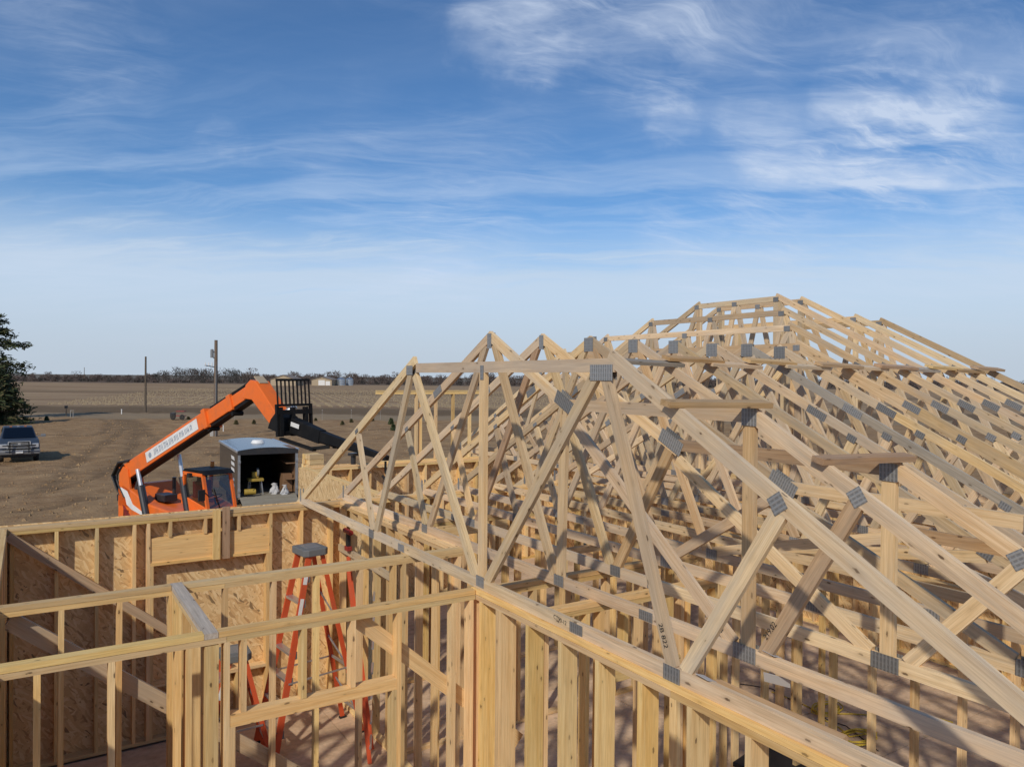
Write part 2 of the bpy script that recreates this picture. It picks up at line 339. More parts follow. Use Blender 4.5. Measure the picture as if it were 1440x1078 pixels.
class MB:
    def __init__(s): s.v = []; s.f = []
    def add(s, vs, fs):
        o = len(s.v); s.v += [Vector(q) for q in vs]; s.f += [tuple(i + o for i in q) for q in fs]; return s
    def box(s, c, size, R=None):
        x, y, z = (q / 2 for q in size); c = Vector(c)
        vs = [Vector((a * x, b * y, e * z)) for e in (-1, 1) for (a, b) in ((-1, -1), (1, -1), (1, 1), (-1, 1))]
        if R is not None: vs = [R @ q for q in vs]
        return s.add([c + q for q in vs], [(3, 2, 1, 0), (4, 5, 6, 7), (0, 1, 5, 4), (1, 2, 6, 5), (2, 3, 7, 6), (3, 0, 4, 7)])
    def bar(s, p0, p1, wdt, h, upv=(0, 0, 1)):
        p0 = Vector(p0); p1 = Vector(p1); dx = (p1 - p0).normalized(); u = Vector(upv); u = (u - dx * u.dot(dx)).normalized(); y = u.cross(dx)
        vs = [p + y * (a * wdt / 2) + u * (b * h / 2) for p in (p0, p1) for (a, b) in ((-1, -1), (1, -1), (1, 1), (-1, 1))]
        return s.add(vs, [(0, 1, 2, 3), (7, 6, 5, 4), (4, 5, 1, 0), (5, 6, 2, 1), (6, 7, 3, 2), (7, 4, 0, 3)])
    def taper(s, p0, p1, w0, h0, w1, h1, upv=(0, 0, 1)):
        p0 = Vector(p0); p1 = Vector(p1); dx = (p1 - p0).normalized(); u = Vector(upv); u = (u - dx * u.dot(dx)).normalized(); y = u.cross(dx)
        vs = [p + y * (a * ww / 2) + u * (b * hh / 2) for p, ww, hh in ((p0, w0, h0), (p1, w1, h1)) for (a, b) in ((-1, -1), (1, -1), (1, 1), (-1, 1))]
        return s.add(vs, [(0, 1, 2, 3), (7, 6, 5, 4), (4, 5, 1, 0), (5, 6, 2, 1), (6, 7, 3, 2), (7, 4, 0, 3)])
    def tube(s, p0, p1, r0, r1=None, k=12, cap=True):
        r1 = r0 if r1 is None else r1
        p0 = Vector(p0); p1 = Vector(p1); dx = (p1 - p0).normalized()
        a = dx.orthogonal().normalized(); b = dx.cross(a)
        vs = [p + (a * math.cos(t) + b * math.sin(t)) * r for p, r in ((p0, r0), (p1, r1)) for t in [2 * math.pi * i / k for i in range(k)]]
        fs = [(i, (i + 1) % k, k + (i + 1) % k, k + i) for i in range(k)]
        if cap: fs += [tuple(range(k))[::-1], tuple(range(k, 2 * k))]
        return s.add(vs, fs)
    def path(s, pts, r, k=6):
        for a, b in zip(pts, pts[1:]): s.tube(a, b, r, k=k)
        return s
    def prism(s, prof, y0, y1, ax='y'):
        """profile (x,z) extruded along y"""
        k = len(prof); mk = (lambda p, y: (p[0], y, p[1])) if ax == 'y' else ((lambda p, y: (y, p[0], p[1])) if ax == 'x' else (lambda p, y: (p[0], p[1], y)))
        vs = [mk(p, y0) for p in prof] + [mk(p, y1) for p in prof]
        fs = [(i, (i + 1) % k, k + (i + 1) % k, k + i) for i in range(k)] + [tuple(range(k))[::-1], tuple(range(k, 2 * k))]
        return s.add(vs, fs)
    def lathe(s, prof, c, axis, k=24):
        c = Vector(c); ax = Vector(axis).normalized(); a = ax.orthogonal().normalized(); b = ax.cross(a); m = len(prof)
        vs = [c + ax * h + (a * math.cos(t) + b * math.sin(t)) * r for t in [2 * math.pi * i / k for i in range(k)] for (r, h) in prof]
        fs = [(i * m + j, ((i + 1) % k) * m + j, ((i + 1) % k) * m + j + 1, i * m + j + 1) for i in range(k) for j in range(m - 1)]
        return s.add(vs, fs)
    def build(s, name, mat, parent=None, bevel=0.0, smooth=False):
        o = meshobj(name, s.v, s.f, mat, parent, None, smooth)
        bm = bmesh.new(); bm.from_mesh(o.data); bmesh.ops.recalc_face_normals(bm, faces=bm.faces)
        if bevel: 
            bmesh.ops.bevel(bm, geom=[e for e in bm.edges if len(e.link_faces) == 2 and e.calc_face_angle(0) > .5], offset=bevel, segments=2, affect='EDGES', profile=.6)
        bm.to_mesh(o.data); bm.free(); o.data.update()
        return o
# ------------------------------------------------------------------ ground
GZ = -.45
TRACKS = [[(140, 583), (150, 592), (154, 600), (146, 608), (117, 613), (62, 611), (0, 606)], [(158, 584), (171, 593), (173, 602), (160, 614), (120, 640), (60, 690)],
          [(182, 586), (194, 595), (204, 604), (212, 613), (228, 624), (250, 645)], [(175, 585), (183, 594), (190, 606), (188, 625), (160, 660)],
          [(0, 586), (60, 585), (110, 583), (180, 582), (300, 586), (470, 588)], [(0, 592), (70, 590), (140, 588), (200, 588)],
          [(0, 700), (70, 690), (130, 672), (165, 655)], [(0, 722), (80, 712), (140, 698)], [(300, 640), (360, 612), (440, 606), (560, 603)]]
TR3 = [[onz(x, y, GZ) for x, y in t] for t in TRACKS]
def segd(p, a, b):
    ab = b - a; t = max(0, min(1, (p - a).dot(ab) / ab.dot(ab))); return (p - a - ab * t).length
def axis_coords(fine0, fine1, step, far0, far1):
    c = []; x = fine0
    while x <= fine1: c.append(x); x += step
    x, s = fine1, step
    while x < far1: s *= 1.25; x += s; c.append(x)
    x, s, neg = fine0, step, []
    while x > far0: s *= 1.25; x -= s; neg.append(x)
    return neg[::-1] + c
sv = axis_coords(-48, 20, .42, -4000, 4000); tv = axis_coords(8, 100, .42, -400, 6000)
vs = []; rut = []
for t in tv:
    for s_ in sv:
        p = FH * t + RH * s_; z = 0; r = 0
        if 5 < t < 110 and -55 < s_ < 30:
            q = Vector((p.x, p.y, GZ))
            dd = min(segd(q, a, b) for tr in TR3 for a, b in zip(tr, tr[1:])) if t > 14 else 9
            dd += .35 * noise.noise(Vector((p.x * .7, p.y * .7, 3)))
            r = max(0, 1 - abs(dd) / (.28 + t * .006)) 
            z = -.06 * r + .09 * noise.noise(Vector((p.x * .35, p.y * .35, 0))) + .06 * noise.noise(Vector((p.x * .8, p.y * .8, 2))) + .04 * noise.noise(Vector((p.x * 1.3, p.y * 1.3, 5)))
        elif t > 200: z = 0.0
        vs.append((p.x, p.y, GZ + z)); rut.append(r)
W_ = len(sv)
fs = [(j * W_ + i, j * W_ + i + 1, (j + 1) * W_ + i + 1, (j + 1) * W_ + i) for j in range(len(tv) - 1) for i in range(W_ - 1)]
m, nn = newmat('ground')
gp = nn('ShaderNodeNewGeometry').outputs['Position']
t_ = nn.vmath('DOT_PRODUCT', gp, tuple(FH), out=1); s_ = nn.vmath('DOT_PRODUCT', gp, tuple(RH), out=1)
n0 = nn.noise(gp, .12, 5, .6); n1 = nn.noise(gp, .9, 6, .65); n2 = nn.noise(gp, 7, 5, .7); n3 = nn.noise(nn('ShaderNodeCombineXYZ', {0: nn.math('MULTIPLY', s_, .02), 1: nn.math('MULTIPLY', t_, .16), 2: 0.0}).outputs[0], 1.0, 5, .6)
yard = nn.mix(nn.ramp(n1, [(.33, 0.0), (.67, 1.0)]), (.215, .130, .068), (.41, .275, .150))
yard = nn.mix(nn.math('MULTIPLY', nn.ramp(n0, [(.35, 0.0), (.65, 1.0)]), .5), yard, (.33, .207, .10))
yard = nn.mix(nn.math('MULTIPLY', nn.ramp(n2, [(.5, 0.0), (.75, 1.0)]), .4), yard, (.105, .074, .047))
rr = nn('ShaderNodeAttribute', attribute_name='rut').outputs['Fac']
yard = nn.mix(nn.smooth(rr, .0, .8, 0.0, .42), yard, (.10, .07, .045))
# bands of the fields beyond
tw = nn.math('ADD', t_, nn.math('MULTIPLY', nn.math('SUBTRACT', n0, .5), 16.0))
rows = nn.math('SINE', nn.math('ADD', nn.math('MULTIPLY', s_, 2.9), nn.math('MULTIPLY', t_, .9)))
stub = nn.mix(nn.ramp(n3, [(.36, 0.0), (.64, 1.0)]), (.245, .160, .092), (.385, .275, .165))
stub = nn.mix(nn.math('MULTIPLY', nn.smooth(rows, .2, .9), nn.smooth(t_, 260, 150, 0.0, .22)), stub, (.30, .245, .175))
soil = nn.mix(n2, (.130, .088, .050), (.195, .138, .083))
fld = nn.mix(nn.smooth(tw, 84, 88), yard, nn.mix(nn.math('MULTIPLY', n3, .8), (.31, .235, .15), (.235, .17, .105)))
fld = nn.mix(nn.smooth(tw, 95, 99), fld, soil)
fld = nn.mix(nn.smooth(tw, 112, 124), fld, stub)
fld = nn.mix(nn.math('MULTIPLY', nn.smooth(tw, 196, 205), nn.smooth(tw, 240, 222)), fld, nn.mix(.5, soil, stub))
fld = nn.mix(nn.smooth(tw, 420, 450), fld, (.135, .098, .068))
fld = nn.mix(nn.smooth(tw, 700, 900), fld, (.17, .15, .12))
finish(nn, fld, .95, bump=nn.math('ADD', n2, nn.math('MULTIPLY', n1, 1.5)), bstr=.7, bdist=.09, spec=.1)
g = meshobj('ground', vs, fs, 'ground', smooth=True); tag(g, None, None, kind='structure')
at = g.data.attributes.new('rut', 'FLOAT', 'POINT'); at.data.foreach_set('value', rut)

# stubble rows of the field: nobody could count them
vs = []; fs = []
rnd = random.Random(3)
for i in range(9000):
    t = 122 + rnd.random() ** 1.6 * 150; row = round(rnd.uniform(-75, 60) / 1.9) * 1.9
    s0 = row - t * .0 + rnd.gauss(0, .16) - (t - 120) * .31
    p = FH * t + RH * s0; h = rnd.uniform(.16, .42); wd = rnd.uniform(.05, .14); a = rnd.uniform(-.5, .5)
    b = len(vs); dx = RH * wd
    vs += [p - dx + Vector((0, 0, GZ)), p + dx + Vector((0, 0, GZ)), p + RH * (a * h) + Vector((0, 0, GZ + h))]; fs.append((b, b + 1, b + 2))
tag(meshobj('crop_stubble', vs, fs, 'stubble'), 'rows of cut crop stubble standing in the field', 'stubble', kind='stuff')

# clods, stones and dead tufts scattered over the dirt yard
vs = []; fs = []; rnd = random.Random(8)
for i in range(5200):
    t = 15 + 65 * rnd.random() ** 1.3; s0 = rnd.uniform(-.75, .15) * t; p = FH * t + RH * s0; r = rnd.uniform(.025, .085) * (1.6 if rnd.random() < .07 else 1); b = len(vs)
    if -.6 < p.x < 12.8 and .2 < p.y < 16.2: continue
    zz = GZ + .09 * noise.noise(Vector((p.x * .35, p.y * .35, 0))) + .06 * noise.noise(Vector((p.x * .8, p.y * .8, 2)))
    for k in range(4): a = k * 1.57 + rnd.random(); vs.append((p.x + math.cos(a) * r * rnd.uniform(.7, 1.4), p.y + math.sin(a) * r * rnd.uniform(.7, 1.4), zz - .03))
    vs.append((p.x, p.y, zz + r * rnd.uniform(.5, 1.1)))
    fs += [(b + k, b + (k + 1) % 4, b + 4) for k in range(4)]
tag(meshobj('dirt_clods', vs, fs, 'ground'), 'clods and stones scattered over the bare dirt yard', 'clods', kind='stuff')

# ------------------------------------------------------------------ house: floor
fb = MB(); fb.prism([(-.30, .35), (6.80, .35), (6.80, 2.1), (12.5, 2.1), (12.5, 15.9), (8.3, 15.9), (8.3, 14.38), (4.28, 14.38), (4.28, 10.36), (-.30, 10.36)], -.75, -.03, 'z')
fnd = fb.build('foundation', 'concrete'); tag(fnd, None, None, kind='structure')
flo = bpy.data.objects.new('floor', None); link(flo, None, Matrix.Translation((6, 7, 0))); tag(flo, None, None, kind='structure')
def clip_rows():
    y = .35; r = 0
    while y < 15.9:
        y1 = min(y + 1.22, 15.9); x = -.30 - (1.22 if r % 2 else 0)
        while x < 12.5:
            x1 = x + 2.44
            xa, xb = max(x, -.30), min(x1, 12.5)
            if y1 > 10.36: xa = max(xa, 4.28)
            if y1 > 14.4: xa = max(xa, 8.3)
            if y < 2.1: xb = min(xb, 6.8)
            if xb - xa > .05: yield xa, xb, y, y1
            x = x1
        y = y1; r += 1
for xa, xb, ya, yb in clip_rows():
    dz = random.uniform(-.002, .002)
    board('subfloor_panel', (xa + .004, (ya + yb) / 2, -.011 + dz), (xb - .004, (ya + yb) / 2, -.011 + dz), yb - ya - .008, .022, 'subfloor', flo, n=(0, 0, 1), warp=False)

# ------------------------------------------------------------------ house: stud walls
ZT = 2.775; T = .038
def wall(name, label, axis, c, a0, a1, w, studs, mat='lumber_yellow', openings=(), upper_gaps=(), sheath=None, group='stud walls of the house', bottom=True, zt=ZT, z0=0.0, single=False, panels=None):
    ax = Vector((1, 0, 0)) if axis == 'x' else Vector((0, 1, 0))
    def pt(a, z, off=0.0): return Vector((a, c + off, z)) if axis == 'x' else Vector((c + off, a, z))
    wt = thing(name, label, 'wall', pt((a0 + a1) / 2, z0), group=group)
    def long(nm, s, e, z, ww=w, off=0.0, thick=T, mt=mat, n=(0, 0, 1)): return board(nm, pt(s, z, off), pt(e, z, off), ww, thick, mt, wt, n=n, bow=.003)
    # plates
    def pieces(s, e, gaps):
        cur = s
        for g0, g1 in sorted(gaps):
            if g0 > cur: yield cur, g0
            cur = g1
        if cur < e: yield cur, e
    if bottom:
        for s, e in pieces(a0, a1, [(o['a'][0], o['a'][1]) for o in openings if o.get('door')]): long('bottom_plate', s, e, z0 + T / 2)
    zl = zt - T * 1.5 - .0025 if not single else zt - T / 2
    cut = [a0] + ([a0 + (a1 - a0) * random.uniform(.4, .6)] if a1 - a0 > 3 else []) + [a1]
    for s, e in zip(cut, cut[1:]): long('top_plate', s + .001, e - .001, zl)
    if not single:
        for s, e in pieces(a0 + random.choice((-.0, .0)), a1, upper_gaps): long('top_plate', s + .001, e - .001, zt - T / 2, ww=w - .004, off=random.uniform(-.0025, .0025))
    zb, ze = z0 + T, zl - T / 2
    def stud(a, s=zb, e=ze, wide=False):
        if wide: return board('stud', pt(a, s), pt(a, e), w, T, mat, wt, n=tuple(pt(0, 0, 1) - pt(0, 0, 0)))
        return board('stud', pt(a, s), pt(a, e), w, T, mat, wt, n=tuple(ax))
    for a in studs:
        if any(o['a'][0] - .01 < a < o['a'][1] + .01 for o in openings): continue
        stud(a)
    for o in openings:
        l, r = o['a']; zh = o['head']; hd = o.get('hd', .089)
        stud(l - T * .5 - T); stud(r + T * .5 + T)
        stud(l - T * .5, e=zh - .001); stud(r + T * .5, e=zh - .001)
        ztop = zh + hd
        if o.get('big'):
            board('header', pt(l - T, zh + T + (hd - T) / 2, -w * .12), pt(r + T, zh + T + (hd - T) / 2, -w * .12), hd - T, w * .55, 'header_wood', wt, n=tuple(pt(0, 0, 1) - pt(0, 0, 0)))
            long('header_plate', l - T, r + T, zh + T / 2)
        else: board('header', pt(l - T, zh + hd / 2), pt(r + T, zh + hd / 2), hd, w * .96, mat, wt, n=tuple(pt(0, 0, 1) - pt(0, 0, 0)))
        for a in o.get('cr', []): stud(a, ztop + .001, ze)
        if 'sill' in o:
            long('sill_plate', l, r, o['sill'])
            for a in o.get('cr2', []): stud(a, zb, o['sill'] - T / 2)
    if sheath:
        off, zs0, zs1 = sheath
        rows = [(zs0, .915), (.918, 2.135), (2.138, zs1)] if zs0 < .5 else [(zs0, zs1)]
        for k, (za, zc) in enumerate(rows):
            x = a0 - (1.22 if k % 2 else 0)
            while x < a1:
                s, e = max(x, a0), min(x + 2.44, a1); x += 2.44
                if e - s > .04: board('sheathing_panel', pt(s + .0015, (za + zc) / 2, off), pt(e - .0015, (za + zc) / 2, off), zc - za, .011, 'osb', wt, n=tuple(pt(0, 0, 1) - pt(0, 0, 0)), warp=False)
    return wt
def rng(a, b, st=.4064):
    r = []; 
    while a < b: r.append(a); a += st
    return r

far = wall('stud_wall', 'long outer stud wall backed by strand board with a boxed window header', 'x', 10.23, -.34, 3.77, .14,
     [-.215, -.15, .28, .69, 1.09, 3.13, 3.55, 3.745], openings=[dict(a=(1.30, 2.66), head=2.17, hd=.335, big=True, cr=[1.49, 1.90, 2.31], sill=.69, cr2=[1.5, 1.9, 2.3])], sheath=(.0765, -.30, 2.79))
for xx, zt_, mt in ((2.025, 2.80, 'lumber_yellow'), (2.145, 2.83, 'lumber_brown')):
    board('cleat', (xx, 10.138, 2.17), (xx + random.uniform(-.01, .01), 10.138, zt_), .089, T, mt, far, n=(0, 1, 0))
wall('stud_wall', 'outer stud wall running toward the braced corner, backed by strand board', 'y', -.265, 3.2, 10.155, .14, rng(3.3, 10.1), sheath=(-.0765, -.30, 2.79))
wall('stud_wall', 'inner stud wall crossing the room behind the short partition', 'x', 6.80, -.19, 3.74, .089, [-.16, .22, .62, 1.00, 1.43, 1.84, 2.23, 2.65, 2.99, 3.09, 3.45, 3.70], upper_gaps=[(1.0, 1.092)])
wall('stud_wall', 'inner stud wall with a low door header and short cripple studs', 'x', 5.42, -.19, 3.095, .089, [-.16, .05, .45, .84, .905, 2.90, 3.06],
     openings=[dict(a=(1.205, 2.365), head=2.105, hd=.089, cr=[1.26, 1.68, 2.05], door=True)], upper_gaps=[(1.0, 1.092)])
cw = wall('stud_wall', 'short partition joining two inner walls, capped by a grey plank', 'y', 1.046, 5.47, 6.75, .089, [5.49, 5.85, 6.25, 6.72], single=True, zt=ZT - T)
board('stud', (1.05, 5.392, .04), (1.05, 5.392, ZT - .085), .089, T, 'lumber_yellow', cw, n=(0, 1, 0))
board('top_plate', (1.046, 5.374, ZT - T / 2), (1.046, 6.846, ZT - T / 2), .089, T, 'lumber_grey', cw, n=(0, 0, 1))
wall('stud_wall', 'wide stud wall of deep studs carrying the flat-topped first truss', 'y', 3.17, .60, 5.466, .14, [5.44, 5.30, 5.045, 5.0] + [4.62 - .4064 * k for k in range(10)])
wall('stud_wall', 'stud wall with a mid-height blocking board under the peaked trusses', 'y', 3.70, 6.85, 10.155, .089, [6.87, 6.91, 7.28, 7.69, 8.09, 8.5, 8.91, 9.31, 9.72, 10.13])
board('blocking', (3.645, 8.25, 2.13), (3.645, 10.12, 2.15), .089, T - .002, 'lumber_pale', bpy.data.objects['stud_wall.006'], n=(1, 0, 0))
wall('stud_wall', 'hallway stud wall starting at the corner of the deep-stud wall', 'x', 5.40, 3.245, 5.70, .089, rng(3.27, 5.7))
wall('stud_wall', 'hallway stud wall with a doorway left open in it', 'x', 4.65, 3.245, 5.10, .089, [3.27, 3.66, 4.75, 5.08], openings=[dict(a=(3.86, 4.62), head=2.1, hd=.089, cr=[4.05, 4.45], door=True)])
wall('stud_wall', 'plain stud wall seen beyond the open floor with coiled cords', 'y', 6.68, .60, 5.95, .089, [4.95 - .4064 * k for k in range(11)] + [5.36, 5.76, 5.93])
wall('stud_wall', 'outer wall of the wing, strand board on its outside, beside the lumber stack', 'y', 4.42, 10.31, 14.32, .14, rng(10.34, 14.3), sheath=(-.0765, -.30, 2.77))
wall('stud_wall', 'back stud wall of the wing backed by strand board', 'x', 14.25, 4.50, 8.44, .14, rng(4.52, 8.4), sheath=(.0765, -.30, 2.79))
wall('stud_wall', 'tall pony wall standing on top of the back wing wall', 'x', 14.24, 5.87, 8.42, .089, [6.75, 6.85] + rng(7.2, 8.4), zt=4.24, z0=ZT + .001)
wall('stud_wall', 'short outer wall linking the two back walls', 'y', 8.50, 14.33, 15.7, .10, rng(14.36, 15.68))
wall('stud_wall', 'back stud wall under the tallest trusses', 'x', 15.78, 8.45, 12.42, .14, rng(8.5, 12.4), sheath=(.0765, -.30, 2.79))
wall('stud_wall', 'inner stud wall in line with the long outer wall', 'x', 10.235, 3.79, 8.42, .12, rng(3.82, 8.4), openings=[dict(a=(5.2, 6.4), head=2.1, hd=.2, cr=[5.4, 5.8, 6.2], door=True)])
wall('stud_wall', 'inner stud wall under the middle of the common trusses', 'x', 8.30, 3.76, 8.42, .089, rng(3.8, 8.4), openings=[dict(a=(6.2, 7.0), head=2.1, hd=.089, cr=[6.6], door=True)])
wall('stud_wall', 'inner stud wall under the doubled girder truss', 'y', 8.48, 5.9, 10.10, .089, rng(5.93, 10.1), openings=[dict(a=(6.6, 7.6), head=2.1, hd=.2, cr=[6.9, 7.3], door=True)])
wall('stud_wall', 'far end stud wall under the last truss', 'y', 12.36, 2.3, 15.70, .10, rng(2.3, 15.7), sheath=(.056, -.30, 2.79))
wall('stud_wall', 'outer stud wall at the low eave of the deep-stud wing', 'x', .66, 3.245, 6.63, .12, rng(3.3, 6.6))
wall('stud_wall', 'outer stud wall at the low eave of the main roof', 'x', 2.36, 6.73, 12.30, .12, rng(6.75, 12.3))

# ------------------------------------------------------------------ roof trusses
ZC = ZT + .0455; D4 = .089
fL = lambda Y: 4.96 - .518 * (Y - 6.27)
fR = lambda Y: 4.965 - .505 * (6.28 - Y)
fH = lambda Y: 4.67 - .566 * (3.69 - Y)
TRX = [3.149 + .61 * k for k in range(16)]
class Truss:
    def __init__(s, X, label, ymid):
        s.X = X; s.k = 0; s.t = thing('roof_truss', label, 'roof truss', (X, ymid, ZT), group='roof trusses set in a row'); s.seen = set()
    def mem(s, nm, a, b, depth=D4, mat='lumber_pale', th=None):
        s.k += 1; th = th or (T - .0016 * (s.k % 5))
        return board(nm, (s.X, a[0], a[1]), (s.X, b[0], b[1]), depth, th, mat, s.t, n=(1, 0, 0), bow=.003)
    def chord(s, nm, Ya, za, Yb, zb, depth=D4, mat='lumber_pale'):
        dy, dz = Yb - Ya, zb - za; L = math.hypot(dy, dz); ny, nz = -dz / L, dy / L
        if nz > 0: ny, nz = -ny, -nz
        o = depth / 2; return s.mem(nm, (Ya + ny * o, za + nz * o), (Yb + ny * o, zb + nz * o), depth, mat, T)
    def plate(s, Y, z, ln, h, ang=0.0):
        if any((Y - q[0]) ** 2 + (z - q[1]) ** 2 < .029 for q in s.seen): return
        s.seen.add((Y, z)); s.np = getattr(s, 'np', 0) + 1
        ln *= .88; h *= .90
        c, si = math.cos(ang), math.sin(ang)
        for sd in (-1, 1):
            jy, jz = random.uniform(-.012, .012), random.uniform(-.008, .008)
            x = s.X + sd * (T / 2 + .0020 + .0004 * (s.np % 8))
            board('gusset_plate', (x, Y + jy - c * ln / 2, z + jz - si * ln / 2), (x, Y + jy + c * ln / 2, z + jz + si * ln / 2), h, .0015, 'truss_plate', s.t, n=(1, 0, 0), warp=False)
    def web(s, top, bot, mat='lumber_pale', ang=None, ps=(.13, .085)):
        s.mem('web', top, bot, D4, mat)
        s.plate(bot[0], bot[1] - .03, .15, .10)
        if ang is not None: s.plate(top[0], top[1] + .035, ps[0], ps[1], ang)
    def bottom(s, y0, y1, splices=()):
        cuts = [y0] + sorted(splices) + [y1]
        for a, b in zip(cuts, cuts[1:]): s.mem('bottom_chord', (a + .001, ZC), (b - .001, ZC), D4, 'lumber_pale', T)
        for q in splices: s.plate(q, ZC, .16, .078)
ZW = ZC + .035
aL, aR, aH = math.atan(-.518), math.atan(.505), math.atan(.566)
ordn = ['first', 'second', 'third', 'fourth', 'fifth', 'sixth', 'seventh', 'eighth', 'ninth', 'tenth', 'eleventh', 'twelfth', 'thirteenth', 'fourteenth', 'fifteenth', 'sixteenth']
def left_heel(t, dz=0.0, yh=10.22, f=fL):
    z = f(yh) + dz
    t.mem('heel_block', (yh, ZC + .045), (yh, z - .06), D4, 'lumber_pale')
    t.plate(yh + .01, ZC + .07, .055, .19)
# T1
t = Truss(TRX[0], 'flat-topped hip truss set on the deep-stud wall, first in the row', 5.35)
t.bottom(.62, 10.27, (4.06, 6.93))
t.chord('top_chord', 10.62, fL(10.62) - .03, 6.68, fL(6.68) - .035, mat='lumber_pale')
t.chord('top_chord', .30, fH(.30), 3.74, fH(3.74))
t.chord('flat_chord', 3.70, 4.645, 6.62, 4.645)
left_heel(t, -.03); t.plate(5.37, ZC + .015, .14, .10)
t.web((8.15, fL(8.15) - .12), (7.69, ZW), ang=aL, ps=(.10, .05)); t.web((6.76, 4.55), (7.60, ZW)); t.web((6.66, 4.53), (5.46, ZW)); t.web((5.36, 4.555), (5.36, ZW), 'lumber_tan')
t.web((3.90, 4.54), (5.27, ZW)); t.web((3.80, 4.54), (3.17, ZW), 'lumber_tan'); t.web((2.44, fH(2.44) - .10), (3.07, ZW), ang=.98, ps=(.105, .10))
t.plate(6.76, 4.575, .16, .10); t.plate(5.37, 4.56, .06, .13); t.plate(3.83, 4.56, .26, .115)
# T2..T6
for i in range(1, 6):
    zf = 4.645 - .305 * i; yl = 6.28 - (4.965 - zf) / .505; yr = 3.69 - (4.67 - zf) / .566
    t = Truss(TRX[i], f'peaked truss with a flat at a {["high","middling","half-high","low","lowest"][i-1]} step, {ordn[i]} in the row', 5.4)
    t.bottom(.62, 10.27, ([4.05, 8.4], [4.62, 8.1], [3.55, 7.0], [3.0, 7.2], [3.9, 8.6])[i - 1])
    mt = 'lumber_pale' if i != 3 else 'lumber_tan'
    t.chord('top_chord', 10.62, fL(10.62), 6.265, fL(6.265)); t.chord('top_chord', 6.275, fR(6.275), yl - .10, fR(yl - .10), mat=mt)
    left_heel(t)
    if zf > 3.2:
        t.chord('flat_chord', yl + .02, zf, yr + .02, zf, mat=['lumber_brown', 'lumber_pale'][i % 2])
        t.plate(yl, zf - .02, .30, .125, aR); t.plate(yr + .04, zf - .06, .13, .12); t.plate(yr + .05, ZC + .01, .20, .11)
        t.mem('post', (yr + .04, zf - .05), (yr + .04, ZW), D4, 'lumber_tan')
        t.web((yl - .06, zf - .16), (yr + .15, ZW)); t.web((yl + .02, zf - .09), (5.10, ZW), 'lumber_tan' if i < 3 else 'lumber_pale')
        t.web((yr - .68, fH(yr - .68) - .10), (yr - .09, ZW), 'lumber_brown' if i == 1 else 'lumber_pale', ang=.98, ps=(.105, .10))
    else:
        t.chord('flat_chord', yl + .1, zf - .05, yr + .1, zf - .05); t.web((yl + .3, fR(yl + .3) - .1), (5.0, ZW), ang=aR)
    t.chord('top_chord', .30, fH(.30), yr + .03, fH(yr + .03))
    t.web((8.15, fL(8.15) - .12), (7.66, ZW), ang=aL, ps=(.10, .05)); t.web((6.36, 4.83), (7.56, ZW), 'lumber_brown' if i == 2 else 'lumber_pale'); t.web((6.19, 4.83), (5.19, ZW), 'lumber_tan')
    t.plate(6.27, 4.875, .085 if i < 3 else .17, .16); t.plate(7.35, fL(7.35) - .05, .22, .085, aL)
    if i == 3: t.plate(3.62, ZC + .03, .26, .22)
# T7..T9
for i in range(6, 9):
    t = Truss(TRX[i], f'plain peaked truss without a flat, {ordn[i]} in the row', 6.3)
    t.bottom(2.25, 10.27, (4.3 + .5 * (i % 2), 7.0)); mt = ['lumber_pale', 'lumber_grey', 'lumber_tan'][i - 6]
    t.chord('top_chord', 10.62, fL(10.62), 6.265, fL(6.265)); t.chord('top_chord', 1.95, fR(1.95), 4.84, fR(4.84), mat=mt); t.chord('top_chord', 4.85, fR(4.85), 6.275, fR(6.275), mat=mt if i != 8 else 'lumber_pale')
    left_heel(t)
    for y, b in ((8.15, 7.66), (6.36, 7.56), (6.19, 5.09), (4.45, 4.98), (4.35, 3.75), (3.35, 3.65)):
        z = (fL(y) if y > 6.27 else fR(y)) - .12
        t.web((y, z), (b, ZW), ang=None if 6 < y < 6.5 else (aL if y > 6.27 else aR), ps=(.12, .075))
    t.plate(6.27, 4.87, .19, .17); t.plate(4.845, fR(4.845) - .05, .27, .09, aR); t.plate(7.4, fL(7.4) - .05, .22, .085, aL)
